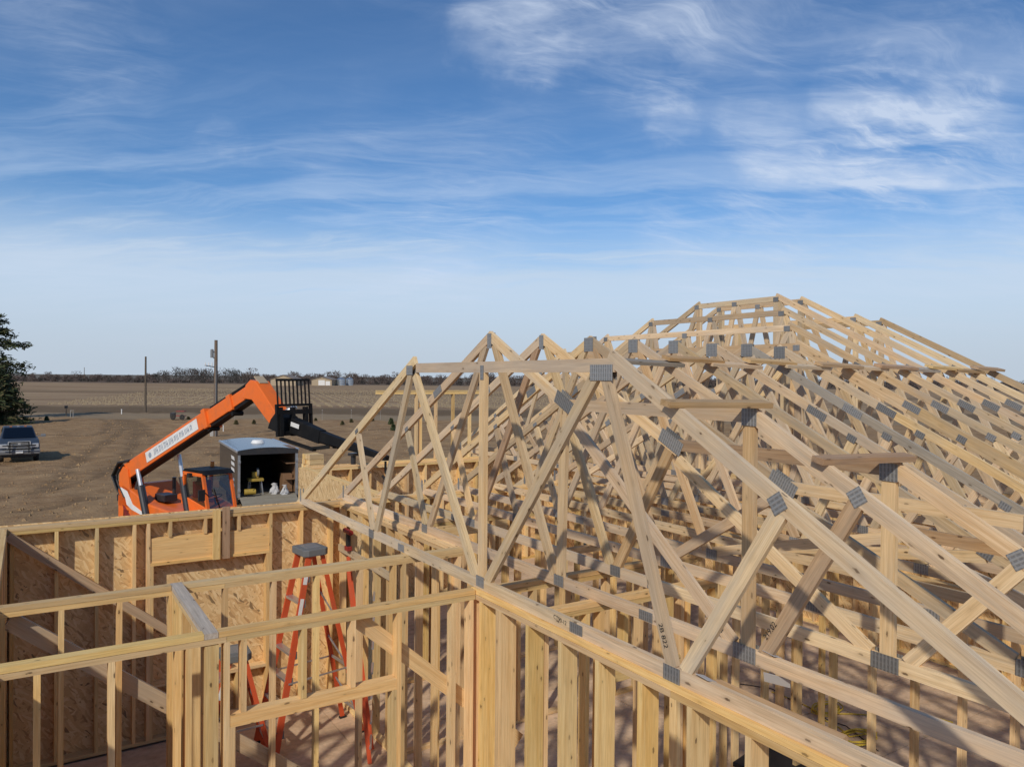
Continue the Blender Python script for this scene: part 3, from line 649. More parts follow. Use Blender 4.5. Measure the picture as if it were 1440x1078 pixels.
# T10 .. T16 main roof
MAIN = {9: (6.42, 11.70, .14), 10: (7.02, 11.12, D4), 11: (7.60, 10.52, D4), 12: (8.20, 9.90, D4), 13: (8.18, 10.06, D4), 14: (7.58, 10.56, D4), 15: (7.50, 10.60, D4)}
fM = lambda Y: 5.36 - .518 * (Y - 11.12)
for i, (ya, yb, dp) in MAIN.items():
    zf = fR(ya)
    t = Truss(TRX[i], ('doubled girder truss with a deep flat top where the main roof begins' if i == 9 else f'tall flat-topped main roof truss, {ordn[i]} in the row'), 9.05)
    t.bottom(2.25, 15.84, (4.6 + .3 * (i % 3), 8.2, 11.8))
    yb = 11.12 - (zf - 5.36) / .518 if i > 9 else yb
    fl = fM
    t.chord('top_chord', 16.1, fl(16.1), yb - .04, fl(yb - .04)); t.chord('flat_chord', ya + .02, zf - .025, yb - .02, zf - .025, dp, 'lumber_tan' if i % 2 else 'lumber_pale')
    mt = 'lumber_tan' if i in (9, 15) else 'lumber_pale'
    t.chord('top_chord', 1.95, fR(1.95), 4.9, fR(4.9), dp, mt); t.chord('top_chord', 4.905, fR(4.905), ya + .04, fR(ya + .04), dp, mt)
    left_heel(t, yh=15.72, f=fM)
    tops = [(14.2, fl(14.2) - .12, aL), (12.4, fl(12.4) - .12, aL), (yb - .03, zf - .12, 0), ((ya + yb) / 2, zf - .13, 0), (ya + .03, zf - .12, 0), (5.95, fR(5.95) - .12, aR), (4.3, fR(4.3) - .12, aR), (3.3, fR(3.3) - .12, aR)]
    bots = [13.3, 11.4, 9.9, 8.3, 6.7, 5.0, 3.7]
    for q, (y, z, an) in enumerate(tops):
        for b in (bots[q - 1] if q > 0 else None, bots[q] if q < len(bots) else None):
            if b is not None: t.web((y + (.03 if b > y else -.03), z), (b + (.04 if b < y else -.04), ZW), ang=an, ps=(.12, .085))
    t.mem('web', (ya + .03, zf - .12), (ya + .03, ZW)); t.mem('web', (yb - .03, zf - .12), (yb - .03, ZW))
    t.plate(ya + .03, zf - .07, .17, .15); t.plate(yb - .03, zf - .07, .17, .13); t.plate(4.9, fR(4.9) - .05, .25, .09, aR)

# lateral spacer boards nailed across the top chords
kinds = ['lumber_grey', 'lumber_yellow', 'lumber_pale', 'lumber_brown']
desc = ['weathered grey', 'yellow', 'pale', 'brown', 'stained']
for k in range(3, 15):
    y = 5.66 + random.uniform(-.03, .03); z = fR(y) + .022 + (.0 if k % 2 else .035); x0, x1 = TRX[k] - .10, TRX[k + 1] + .10
    sb = board('spacer_board', (x0, y, z + .012), (x1, y + random.uniform(-.02, .02), z - .008), .12, .036, kinds[[0, 3, 2, 1, 2, 3, 2, 3, 0, 1, 3, 3][k - 3]], None, n=(0, aR * -.6, 1))
    tag(sb, f'short spacer board nailed across the top chords between the {ordn[k]} and {ordn[k+1]} trusses', 'board', 'spacer boards across the roof')
for a, b, y, lab in ((3.06, 3.84, 3.14, 'brown spacer board lying from the first truss to the second above the flat'), (3.70, 4.46, 2.60, 'brown spacer board lying from the second truss to the third above a post')):
    z = fH(y) + .008
    tag(board('spacer_board', (a, y + .03, z + .01), (b, y - .06, z), .086, .034, 'lumber_brown', None, n=(0, -.2, 1)), lab, 'board', 'spacer boards across the roof')
# braces and loose boards
def brace(p0, p1, lab, mat='lumber_pale', n=(0, 1, 0), dep=.10): return tag(board('brace_board', p0, p1, dep, T, mat, None, n=n), lab, 'board')
brace((-.19, 10.118, 2.70), (2.1, 10.118, .84), 'brown diagonal brace nailed across the long outer wall', 'lumber_brown')
brace((-.12, 6.885, 2.64), (2.65, 6.885, .42), 'pale diagonal brace behind the inner wall with the partition', dep=.13)
brace((2.08, 5.486, 2.70), (3.6, 5.486, 1.37), 'yellow diagonal brace behind the wall with the door header', 'lumber_yellow', dep=.12)
p = onz(985, 948, ZT); q = onz(1088, 990, ZT)
brace((3.262, 2.95, ZT + .03), (3.262, 2.15, ZT + .03), 'brown offcut board resting along the wall top behind the first truss', 'lumber_brown', n=(1, 0, .25), dep=.06)
brace((5.6, 1.6, .02), (6.5, 3.1, .02), 'loose pale board lying flat on the subfloor', 'lumber_grey', n=(0, 0, 1), dep=.12)
# ------------------------------------------------------------------ step ladders
def stepladder(label, loc, rz, H, spread_f, spread_b, wb, wt_, nst, sticker=True):
    L = thing('step_ladder', label, 'ladder', loc, rz, group='orange step ladders')
    for sd in (-1, 1):
        y0, y1 = sd * wb / 2, sd * wt_ / 2
        MB().taper((-spread_f, y0, 0.0), (-.07, y1, H), .028, .075, .028, .07, (1, 0, 0)).build('front_rail', 'ladder_orange', L)
        MB().taper((spread_b, y0 * .92, 0.0), (.09, y1 * .9, H), .026, .055, .026, .05, (1, 0, 0)).build('rear_rail', 'ladder_orange', L)
        MB().box((-spread_f, y0, .012), (.10, .05, .024)).build('foot', 'black_plastic', L); MB().box((spread_b, y0 * .92, .012), (.09, .045, .024)).build('foot', 'black_plastic', L)
        z = H * .36; MB().bar((-spread_f + (spread_f - .07) * .36, y0 * .9, z), (spread_b - (spread_b - .09) * .36, y0 * .85, z + .02), .006, .022).build('spreader', 'alu', L)
    for k in range(1, nst + 1):
        f = k / (nst + 1); x = -spread_f + (spread_f - .07) * f; z = H * f; yy = wb / 2 + (wt_ / 2 - wb / 2) * f
        MB().box((x, 0, z), (.085, yy * 2 - .03, .03)).build('step', 'alu', L, bevel=.004)
        for sd in (-1, 1): MB().box((x + .01, sd * (yy + .004), z - .02), (.09, .012, .09)).build('step_bracket', 'cap_grey', L)
    for k in (1, 3, 5):
        f = k / (nst + 1); x = spread_b - (spread_b - .09) * f; yy = (wb / 2 + (wt_ / 2 - wb / 2) * f) * .92
        MB().bar((x, -yy, H * f), (x, yy, H * f), .02, .03).build('rear_brace', 'alu', L)
        MB().bar((x, -yy, H * f), (spread_b - (spread_b - .09) * (f + .12), yy * .9, H * (f + .12)), .012, .02).build('rear_brace', 'alu', L)
    cp = MB().prism([(-.16, -.17), (-.10, -.20), (.12, -.20), (.17, -.15), (.17, .15), (.12, .20), (-.10, .20), (-.16, .17)], H - .05, H + .035, 'z').build('top_cap', 'cap_grey', L, bevel=.012)
    MB().prism([(-.09, -.12), (.10, -.12), (.10, .12), (-.09, .12)], H + .0355, H + .042, 'z').build('tray_insert', 'insulator', cp)
    if sticker:
        for sd in (-1,):
            for (f0, f1, wdt) in ((.84, .90, .05), (.66, .77, .045)):
                xa = -spread_f + (spread_f - .07) * f0; xb = -spread_f + (spread_f - .07) * f1
                ya = sd * (wb / 2 + (wt_ / 2 - wb / 2) * f0 + .0165); yb = sd * (wb / 2 + (wt_ / 2 - wb / 2) * f1 + .0165)
                MB().bar((xa, ya, H * f0), (xb, yb, H * f1), .003, wdt, (1, 0, 0)).build('safety_sticker', 'white_decal', L)
    return L
stepladder('tall orange step ladder with a grey top cap beside the deep corner of the room', (2.96, 9.28, 0), .12, 2.36, .55, .60, .58, .30, 7)
stepladder('lower orange step ladder standing in front of the tall one', (2.02, 9.10, 0), -.05, 1.30, .42, .40, .50, .28, 4)
# orange extension ladder section leaning on the wall
b0, b1 = onx(531, 985, 3.45), onx(511, 800, 3.62)
L = thing('extension_ladder', 'narrow orange ladder leaning upright against the blocking wall', 'ladder', (3.45, b0.y, 0))
for dy in (0, .30):
    A_ = Vector((3.36 + dy * .5, b0.y + dy, .02)); B_ = Vector((3.50 + dy * .4, b1.y + dy + .25, 2.1)); o = MB().bar(A_ - Vector((3.45, b0.y, 0)), B_ - Vector((3.45, b0.y, 0)), .022, .045, (1, 0, 0)).build('rail', 'ladder_orange', L)
for k in range(7):
    f = (k + .6) / 7.5; z = .02 + 2.08 * f; x = -.09 + .14 * f; y = .25 * f
    MB().tube((x, y, z), (x + .13, y + .30, z), .014, k=8).build('rung', 'alu', L)

# ------------------------------------------------------------------ telehandler
AL = math.radians(38); mf = RH * math.cos(AL) - FH * math.sin(AL)
pv = ond(186, 662, 20); tb = pv + mf * 2.3
TL = thing('telehandler', 'orange telescopic handler with raised boom and black jib behind the long outer wall', 'telehandler', (tb.x, tb.y, GZ), math.atan2(mf.y, mf.x))
YB = .55   # body centre lies left of the boom
ch = MB(); ch.box((0, YB, .85), (4.9, .9, .5)); ch.prism([(-2.75, .65), (-2.75, 1.75), (-2.55, 2.05), (-2.0, 2.1), (-1.35, 1.66), (1.9, 1.50), (2.5, 1.1), (2.5, .65)], YB - .52, YB + .52)
ch.build('chassis', 'orange_paint', TL, bevel=.03)
pod = MB(); pod.prism([(-2.62, .75), (-2.62, 1.95), (-2.35, 2.10), (-1.7, 1.92), (-1.1, 1.72), (.35, 1.62), (.45, .75)], -.22, .10); pod.build('side_panel', 'orange_paint', TL, bevel=.04)
MB().prism([(-2.45, 2.00), (-2.10, 1.93), (-1.80, 1.62), (-1.05, 1.42), (-1.1, 1.36), (-1.86, 1.48), (-2.12, 1.58), (-2.2, 1.75), (-2.48, 1.92)], -.228, -.221).build('side_stripe', 'white_decal', TL)
MB().prism([(-2.2, 1.2), (-2.34, 1.55), (-2.19, 1.50), (-1.75, 1.2)], -.228, -.2215).build('side_mark', 'red_tool', TL)
MB().box((-2.66, -.1, 1.70), (.08, .22, .18)).build('tail_lamp', 'black_plastic', TL, bevel=.01)
for yy in (-.03, .30):
    MB().prism([(-2.62, 1.5), (-2.55, 2.35), (-2.35, 2.55), (-2.1, 2.5), (-1.85, 1.5)], yy - .03 - .16, yy + .03 - .16).build('boom_tower', 'orange_paint', TL, bevel=.01)
def bx(f, z=0.0):  # point on boom axis
    a = Vector((-2.3, 0, 2.41)); b = Vector((3.55, 0, 4.77)); d_ = (b - a).normalized(); u = Vector((-d_.z, 0, d_.x)); return a + (b - a) * f + u * z
bt = Vector((-.374, 0, .927))
bm_ = MB(); bm_.taper(bx(-.05), bx(.66), .36, .43, .32, .38, bt); bm_.build('boom_base', 'orange_paint', TL, bevel=.02)
MB().taper(bx(-.04, -.23), bx(.66, -.205), .28, .03, .26, .03, bt).build('boom_wear_plate', 'black_steel', TL)
for f, sz in ((.655, .46), (.82, .37)):
    MB().bar(bx(f - .012), bx(f + .012), sz * .86, sz, bt).build('boom_collar', 'orange_paint', TL, bevel=.015)
    MB().tube(bx(f, -.25) + Vector((0, -.13, 0)), bx(f, -.25) + Vector((0, .13, 0)), .055).build('collar_roller', 'black_steel', TL)
MB().bar(bx(.66), bx(.83), .27, .32, bt).build('boom_mid_section', 'orange_paint', TL, bevel=.015)
MB().bar(bx(.83), bx(.98), .22, .26, bt).build('boom_tip_section', 'orange_paint', TL, bevel=.015)
MB().bar(bx(.66, -.20), bx(.985, -.16), .20, .07, bt).build('boom_hose_tray', 'black_steel', TL)
gn = MB(); gn.prism([(3.05, 4.46), (3.17, 4.76), (3.34, 4.87), (3.55, 4.84), (4.28, 4.20), (4.31, 4.05), (4.18, 3.95), (4.03, 3.97), (3.40, 4.44)], -.17, .17); gn.build('boom_nose', 'orange_paint', TL, bevel=.02)
MB().box((3.50, 0, 4.868), (.26, .22, .03), Matrix.Rotation(math.radians(35), 3, 'Y')).build('nose_cap', 'shed_tan', TL)
# decal on the boom side with grey lettering marks
dc = MB(); a0_, a1_ = bx(.19), bx(.60); dc.bar(a0_ + Vector((0, -.184, 0)), a1_ + Vector((0, -.168, 0)), .004, .26, bt); dcl = dc.build('boom_decal', 'white_decal', TL)
lt = MB(); rr_ = random.Random(5)
for k in range(15):
    f = .262 + k * .0205; p_ = bx(f, .0) + Vector((0, -.1885 + .039 * (f - .19), 0)); hh = rr_.choice((.12, .15, .15))
    for q in range(2): lt.bar(p_ + bt * (-hh / 2) + (a1_ - a0_).normalized() * (q * .055), p_ + bt * (hh / 2) + (a1_ - a0_).normalized() * (q * .055 - .03 * (k % 2)), .003, .022, (1, 0, .4))
    if k % 3: lt.bar(p_ + bt * (hh * .45 - .07 * (k % 2)), p_ + bt * (hh * .45 - .07 * (k % 2)) + (a1_ - a0_).normalized() * .055, .003, .022, tuple(bt))
lt.build('decal_lettering', 'decal_grey', dcl)
MB().tube(bx(.225) + Vector((0, -.190, 0)), bx(.225) + Vector((0, -.180, 0)), .07, k=20).build('decal_emblem', 'decal_grey', dcl)
# lift and compensation cylinders
for x0_, z0_, f, yy in ((-.95, 1.35, .13, -.26), (.05, 1.35, .30, .30)):
    A_ = Vector((x0_, yy, z0_)); B_ = bx(f, -.18); B_.y = yy; m_ = A_ + (B_ - A_) * .66
    cy = MB().tube(A_, m_, .095, k=14).build('lift_cylinder', 'dark_cyl', TL, smooth=False); MB().tube(m_, B_, .05, k=12).build('piston_rod', 'chrome', cy)
A_ = Vector((-2.0, -.1, 1.75)); B_ = bx(.06, -.25); MB().tube(A_, B_, .06).build('level_cylinder', 'dark_cyl', TL)
hz_ = MB()
for k in range(4):
    y_ = -.22 + .1 * k; hz_.path([Vector((-2.35 + .1 * math.cos(u_ * .8 + k) - .25 * math.sin(u_ * math.pi / 6), y_, 1.75 + u_ * .14)) for u_ in range(7)], .028)
hz_.build('hydraulic_hoses', 'black_cord', TL)
hz2 = MB()
for k in range(3):
    pts_ = [bx(.05 + .02 * k, .20) + Vector((0, -.19 + .06 * k, 0)), bx(-.03, .26) + Vector((-.05, -.22 + .06 * k, .05)), bx(-.085, .05) + Vector((-.12 - .05 * k, -.24 + .06 * k, 0)), Vector((-2.72 - .05 * k, -.22 + .06 * k, 1.95)), Vector((-2.55, -.2 + .06 * k, 1.78)), Vector((-2.3, -.16 + .06 * k, 1.85))]
    hz2.path(pts_, .026)
hz2.build('hose_loop', 'black_cord', TL)
MB().bar(bx(.68, .20) + Vector((0, -.06, 0)), bx(.96, .17) + Vector((0, -.06, 0)), .05, .05, bt).build('hose_rail', 'black_steel', TL)
for k in range(5): MB().box((-2.28 + k * .06, -.224, 1.30), (.03, .008, .28)).build('vent_slot', 'black_steel', TL)
MB().prism([(-2.5, 1.1), (-2.5, 1.16), (.3, 1.16), (.3, 1.1)], -.226, -.2215).build('panel_seam', 'black_steel', TL)
for xx in (-.9, -.3, .2): MB().tube((xx, -.23, 1.38), (xx, -.218, 1.38), .025, k=10).build('panel_latch', 'black_steel', TL)
MB().box((-1.2, .35, 1.80), (.5, .35, .18)).build('engine_intake', 'dark_cyl', TL, bevel=.02)
MB().tube((-1.55, .75, 1.7), (-1.55, .75, 2.25), .05).build('exhaust_pipe', 'dark_cyl', TL)
MB().bar((1.05, .24, 2.05), (1.12, .06, 2.2), .02, .02).box((1.12, .0, 2.12), (.04, .16, .26)).build('wing_mirror', 'black_plastic', TL)
# cab
cx0, cx1, cy0, cy1 = -.22, .98, .28, 1.0
cb = MB(); cb.prism([(cx0, .9), (cx0, 1.96), (cx1, 1.72), (cx1, .9)], cy0, cy1); cb.build('cab_base', 'orange_paint', TL, bevel=.02)
for (xx, yy) in ((cx0, cy0), (cx0, cy1)): MB().bar((xx, yy, 1.76), (xx + .06, yy, 2.52), .07, .07, (1, 0, 0)).build('cab_pillar', 'orange_paint', TL)
for yy in (cy0, cy1):
    MB().bar((cx1, yy, 1.48), (cx1 - .28, yy, 2.5), .07, .07, (1, 0, 0)).build('cab_pillar', 'orange_paint', TL)
    MB().bar((cx0 + .03, yy, 2.53), (cx1 - .27, yy, 2.53), .07, .08).build('roof_rail', 'orange_paint', TL)
    MB().add([(cx0 + .06, yy, 1.96), (cx1 - .05, yy, 1.74), (cx1 - .30, yy, 2.48), (cx0 + .10, yy, 2.48)], [(0, 1, 2, 3)]).build('side_window', 'cab_glass', TL)
MB().add([(cx1 + .005, cy0 + .05, 1.52), (cx1 + .005, cy1 - .05, 1.52), (cx1 - .27, cy1 - .05, 2.5), (cx1 - .27, cy0 + .05, 2.5)], [(0, 1, 2, 3)]).build('windscreen', 'cab_glass', TL)
MB().prism([(cx0 - .02, 2.56), (cx0 + .1, 2.64), (cx1 - .3, 2.64), (cx1 - .12, 2.54)], cy0 - .03, cy1 + .03).build('cab_roof', 'black_steel', TL, bevel=.015)
MB().bar((cx1 - .02, cy0 + .35, 1.55), (cx1 - .14, cy0 + .2, 2.2), .015, .02, (0, 1, 0)).build('wiper', 'black_steel', TL)
st = MB().box((.25, .64, 1.78), (.46, .46, .14)); st.box((.02, .64, 2.06), (.14, .44, .50)); st.build('seat', 'red_seat', TL, bevel=.03)
MB().box((.02, .64, 2.38), (.10, .24, .14)).build('head_rest', 'black_plastic', TL, bevel=.02)
MB().tube((.72, .64, 1.55), (.60, .64, 1.95), .02).lathe([(.17, -.012), (.19, 0), (.17, .012)], (.60, .64, 1.96), (-.5, 0, 1), 16).build('steering_wheel', 'black_plastic', TL)
MB().tube((.05, .9, 2.64), (.05, .9, 2.78), .05, .045).build('beacon', 'lamp_amber', TL); MB().box((.2, cy0 - .06, 2.5), (.12, .1, .1)).build('work_lamp', 'black_plastic', TL)
MB().tube((.42, .02, 1.44), (.42, .02, 1.56), .10).build('filler_cap', 'dark_cyl', TL); MB().tube((.70, .08, 1.42), (.70, .08, 1.52), .09).build('filler_cap', 'dark_cyl', TL)
for xx in (-1.75, 1.75):
    for yy in (YB - 1.0, YB + .62):
        if yy < 0: yy = -.42
        wl = MB().lathe([(.30, 0), (.34, .02), (.60, .02), (.66, .07), (.66, .33), (.60, .38), (.34, .38), (.30, .40)], (xx, yy, .66), (0, 1, 0), 28).build('tyre', 'rubber', TL, smooth=True)
        MB().lathe([(.0, .08), (.12, .06), (.30, .05), (.31, .35), (0, .34)], (xx, yy, .66), (0, 1, 0), 20).build('rim', 'white_decal', wl)
# fork carriage with load backrest
CX = 4.66
cg = MB()
for yy in (-.30, .0, .32): cg.bar((CX, yy, 3.72), (CX - .04, yy, 4.32), .07, .10, (1, 0, 0))
for zz in (3.78, 4.22): cg.bar((CX - .02, -.36, zz), (CX - .02, .46, zz), .07, .09)
cg.prism([(4.05, 3.86), (4.62, 3.74), (4.62, 4.1), (4.35, 4.22), (4.15, 4.05)], -.20, .14)
cg.build('fork_carriage', 'black_steel', TL)
br = MB()
for zz in (4.36, 4.88): br.bar((CX - .10 if zz > 4.5 else CX - .05, -.36, zz), (CX - .10 if zz > 4.5 else CX - .05, .46, zz), .04, .05)
for k in range(9): y_ = -.345 + k * .098; br.bar((CX - .05, y_, 4.36), (CX - .10, y_, 4.88), .024, .03, (1, 0, 0))
for y_ in (-.365, .465): br.bar((CX - .02, y_, 3.72), (CX - .06, y_, 4.38), .05, .07, (1, 0, 0))
br.build('load_backrest', 'black_steel', TL)
MB().tube((4.15, 0, 4.12), (4.40, .25, 4.32), .05).build('tilt_piston', 'chrome', TL)
# jib attachment
jb = MB(); jb.taper((4.68, 0, 3.94), (5.6, 0, 3.75), .20, .32, .17, .27); jb.taper((5.6, 0, 3.76), (7.5, 0, 3.46), .15, .22, .10, .09)
jb.build('jib', 'black_steel', TL, bevel=.01)
fk = MB()
for yy in (-.30, .34): fk.bar((4.66, yy, 3.68), (5.75, yy, 3.52), .09, .05); fk.bar((5.6, yy, 3.53), (5.9, yy * .2, 3.58), .08, .07)
fk.build('jib_fork_frame', 'black_steel', TL)
MB().bar((4.75, -.131, 3.98), (5.02, -.130, 3.93), .004, .09).build('jib_label', 'white_decal', TL)
MB().tube((6.55, 0, 3.46), (6.55, 0, 3.28), .05).box((6.55, 0, 3.47), (.14, .16, .05)).build('jib_shackle', 'dark_cyl', TL)
hk = MB().path([Vector((7.45, 0, 3.40)), Vector((7.45, 0, 3.22)), Vector((7.50, 0, 3.13)), Vector((7.44, 0, 3.07)), Vector((7.37, 0, 3.13))], .022); hk.build('hook', 'black_steel', TL)

# ------------------------------------------------------------------ enclosed trailer
ta = TH - math.atan((720 - 150) / F); ax = Vector((math.sin(ta), math.cos(ta), 0))
rc = ond(377, 697, 28); rz = math.atan2(ax.y, ax.x)
TR = thing('cargo_trailer', 'dark enclosed cargo trailer with its rear ramp down, full of tools', 'trailer', (rc.x, rc.y, GZ), rz)
W2, ZF, ZTp, LN = 1.08, rc.z - GZ, 2.16, 4.9
for sd in (-1, 1):
    MB().box((LN / 2, sd * (W2 - .02), (ZF + ZTp) / 2), (LN, .035, ZTp - ZF)).build('side_wall', 'trailer_body', TR)
    MB().box((LN / 2, sd * (W2 - .045), (ZF + ZTp) / 2), (LN - .06, .012, ZTp - ZF - .1)).build('inner_lining', 'trailer_inside' if sd > 0 else 'ply_inside', TR)
    MB().box((LN / 2, sd * W2, ZTp + .03), (LN + .04, .09, .10)).build('roof_trim', 'alu', TR, bevel=.02)
    MB().box((.02, sd * (W2 - .05), (ZF + ZTp) / 2), (.07, .09, ZTp - ZF)).build('rear_post', 'alu', TR)
    MB().box((LN / 2, sd * W2, ZF - .06), (LN, .05, .12)).build('lower_rail', 'dark_cyl', TR)
    for zz in (ZF + .25, ZTp - .35): MB().box((-.035, sd * (W2 - .05), zz), (.05, .10, .09)).build('door_hinge', 'alu', TR)
    for xx in (1.9, 2.75):
        wl = MB().lathe([(.18, 0), (.20, .01), (.33, .02), (.35, .06), (.35, .18), (.33, .21), (.18, .22)], (xx, sd * (W2 - .12) - .11, .35), (0, 1, 0), 22).build('tyre', 'rubber', TR, smooth=True); MB().lathe([(0, .05), (.18, .04), (.18, .18), (0, .17)], (xx, sd * (W2 - .12) - .11, .35), (0, 1, 0), 16).build('rim', 'alu', wl)
rp = [(y_ * W2 / 6, ZTp + .055 + .10 * (1 - (y_ / 6) ** 2)) for y_ in range(-6, 7)]
MB().prism(rp + [(W2, ZTp + .02), (-W2, ZTp + .02)], 0, LN, 'x').build('roof', 'trailer_roof', TR)
MB().prism([(-W2, ZTp - .09)] + [(y_, z_ + .004) for y_, z_ in rp] + [(W2, ZTp - .09)], -.03, .045, 'x').build('rear_header', 'dark_cyl', TR)
MB().lathe([(0, .12), (.20, .11), (.26, .02), (.27, 0)], (LN * .45, 0, ZTp + .15), (0, 0, 1), 18).build('roof_vent', 'white_decal', TR)
MB().box((LN / 2, 0, ZF - .03), (LN, W2 * 2 - .02, .06)).build('trailer_floor', 'ramp_wood', TR)
MB().box((LN - .02, 0, (ZF + ZTp) / 2), (.04, W2 * 2 - .04, ZTp - ZF)).build('front_wall', 'trailer_inside', TR)
rl = 1.95; ra = math.asin((ZF - .03) / rl)
rm = MB().bar((-.02, 0, ZF - .01), (-rl * math.cos(ra), 0, .02), W2 * 2 - .16, .05).build('ramp', 'ramp_wood', TR)
for k in range(5):
    f = (k + .7) / 5.2; MB().box((-.02 - rl * math.cos(ra) * f, 0, ZF - .01 - (ZF - .03) * f + .03), (.03, W2 * 2 - .2, .015)).build('cleat', 'ramp_wood', rm)
for zz, k in ((1.80, 0), (1.58, 1), (1.36, 2)):
    MB().add([(.7, W2 + .001, zz), (1.5, W2 + .001, zz), (1.62, W2 + .001, zz + .13), (.82, W2 + .001, zz + .13)], [(0, 1, 2, 3)]).build('side_marking', 'white_decal', TR)
for xx, zz, a_, b_ in ((.75, 1.08, .5, .09), (.72, .88, .5, .09)): MB().box((xx + a_ / 2, W2 + .001, zz), (a_, .004, b_)).build('side_marking', 'decal_grey', TR)
for k, (a_, b_) in enumerate(((.35, .75), (.95, 1.35), (1.5, 1.95))): MB().box((.8, -W2 + .22, ZF + (a_ + b_) / 2), (1.2, .34, .03)).build('shelf', 'ply_inside', TR)
def inT(x, y, z): return WM[TR.name] @ Vector((x, y, z))
def small(name, label, cat, x, y, z, mk, mat, parts=()):
    p_ = inT(x, y, z); o = thing(name, label, cat, p_, rz); mk(MB()).build(name + '_body', mat, o, bevel=.012)
    for nm, mb, mt in parts: mb.build(nm, mt, o)
    return o
small('miter_saw', 'yellow bench saw on a stand inside the trailer', 'saw', .7, .35, ZF, lambda b: b.box((0, 0, .55), (.5, .55, .10)).box((.05, 0, .72), (.30, .22, .22)), 'yellow_tool',
      [('leg', MB().bar((sx_, sy_ * 1.25, 0), (sx_ * .6, sy_, .5), .04, .04), 'alu') for sx_ in (-.2, .22) for sy_ in (-.2, .2)] + [('blade_guard', MB().tube((0, -.12, .80), (0, -.05, .80), .17, k=18), 'insulator')])
small('air_compressor', 'small yellow compressor at the trailer door', 'compressor', .15, .72, ZF, lambda b: b.tube((0, -.3, .17), (0, .1, .17), .11), 'yellow_tool', [('foot', MB().box((0, -.1, .03), (.3, .22, .06)), 'black_plastic'), ('handle', MB().path([Vector((-.2, -.1, .34)), Vector((-.2, -.1, .46)), Vector((.2, -.1, .46)), Vector((.2, -.1, .34))], .015), 'black_steel')])
def bag(b):
    return b.lathe([(0, 0), (.16, .0), (.19, .10), (.15, .24), (.06, .36), (.09, .45), (.02, .50)], (0, 0, 0), (0, 0, 1), 10)
small('plastic_bag', 'taller white plastic bag slumped inside the trailer', 'bag', .45, -.32, ZF, lambda b: bag(b), 'white_paper')
small('plastic_bag', 'white plastic bag sitting at the edge of the trailer floor', 'bag', .12, -.62, ZF, lambda b: b.lathe([(0, 0), (.13, 0), (.15, .08), (.10, .24), (.04, .38), (.07, .44)], (0, 0, 0), (0, 0, 1), 9), 'white_paper')
for o_ in [q for q in bpy.data.objects if q.name.startswith('plastic_bag_body')]:
    for v_ in o_.data.vertices: v_.co *= 1; v_.co.x += .09 * noise.noise(v_.co * 9 + Vector((3, 1, 0))); v_.co.y += .09 * noise.noise(v_.co * 9); v_.co.z *= .82
small('tool_box', 'brown cabinet against the lining inside the trailer', 'cabinet', .75, -.80, ZF, lambda b: b.box((0, 0, .36), (.6, .36, .72)), 'ply_inside', [('drawer', MB().box((-.305, 0, .5), (.02, .32, .18)), 'ply_inside'), ('drawer', MB().box((-.305, 0, .25), (.02, .32, .2)), 'ply_inside')])

# lumber stack beside the trailer
lp = ond(440, 651, 24); SK = thing('lumber_stack', 'stack of boards lying behind the sheathed wing wall', 'lumber', (lp.x, lp.y, GZ), ta * -1 + .3)
for k in range(16):
    for j in range(4):
        z_ = .10 + k * .155; b_ = MB().box((random.uniform(-.03, .03), -.18 + j * .125, z_), (.5, .12, .145)); b_.build('board', 'lumber_yellow', SK)

# ------------------------------------------------------------------ pickup truck
pp = onz(27, 651, GZ); ck = thing('pickup_truck', 'dark blue pickup truck with a black grille guard parked on the dirt', 'truck', (pp.x, pp.y, GZ), math.atan2(-pp.y, -pp.x) + .03)
bd = MB(); bd.prism([(-5.55, .62), (-5.55, 1.28), (-3.2, 1.30), (-.95, 1.30), (-.35, 1.27), (.05, 1.12), (.10, .72), (.0, .55), (-5.4, .5)], -.95, .95); bd.build('body', 'truck_blue', ck, bevel=.07)
bd = MB(); bd.add([(-3.4, -.88, 1.28), (-3.4, .88, 1.28), (-1.05, .88, 1.28), (-1.05, -.88, 1.28), (-3.2, -.70, 1.90), (-3.2, .70, 1.90), (-1.85, .70, 1.90), (-1.85, -.70, 1.90)], [(0, 3, 7, 4), (1, 5, 6, 2), (4, 7, 6, 5), (0, 4, 5, 1), (2, 6, 7, 3)]); bd.build('cab', 'truck_blue', ck, bevel=.04)
MB().add([(-1.06, -.78, 1.32), (-1.06, .78, 1.32), (-1.79, .65, 1.85), (-1.79, -.65, 1.85)], [(0, 1, 2, 3)]).build('windscreen', 'truck_glass', ck)
for o in (ck.children[-1],): o.matrix_basis = Matrix.Translation((.045, 0, .02)) @ o.matrix_basis
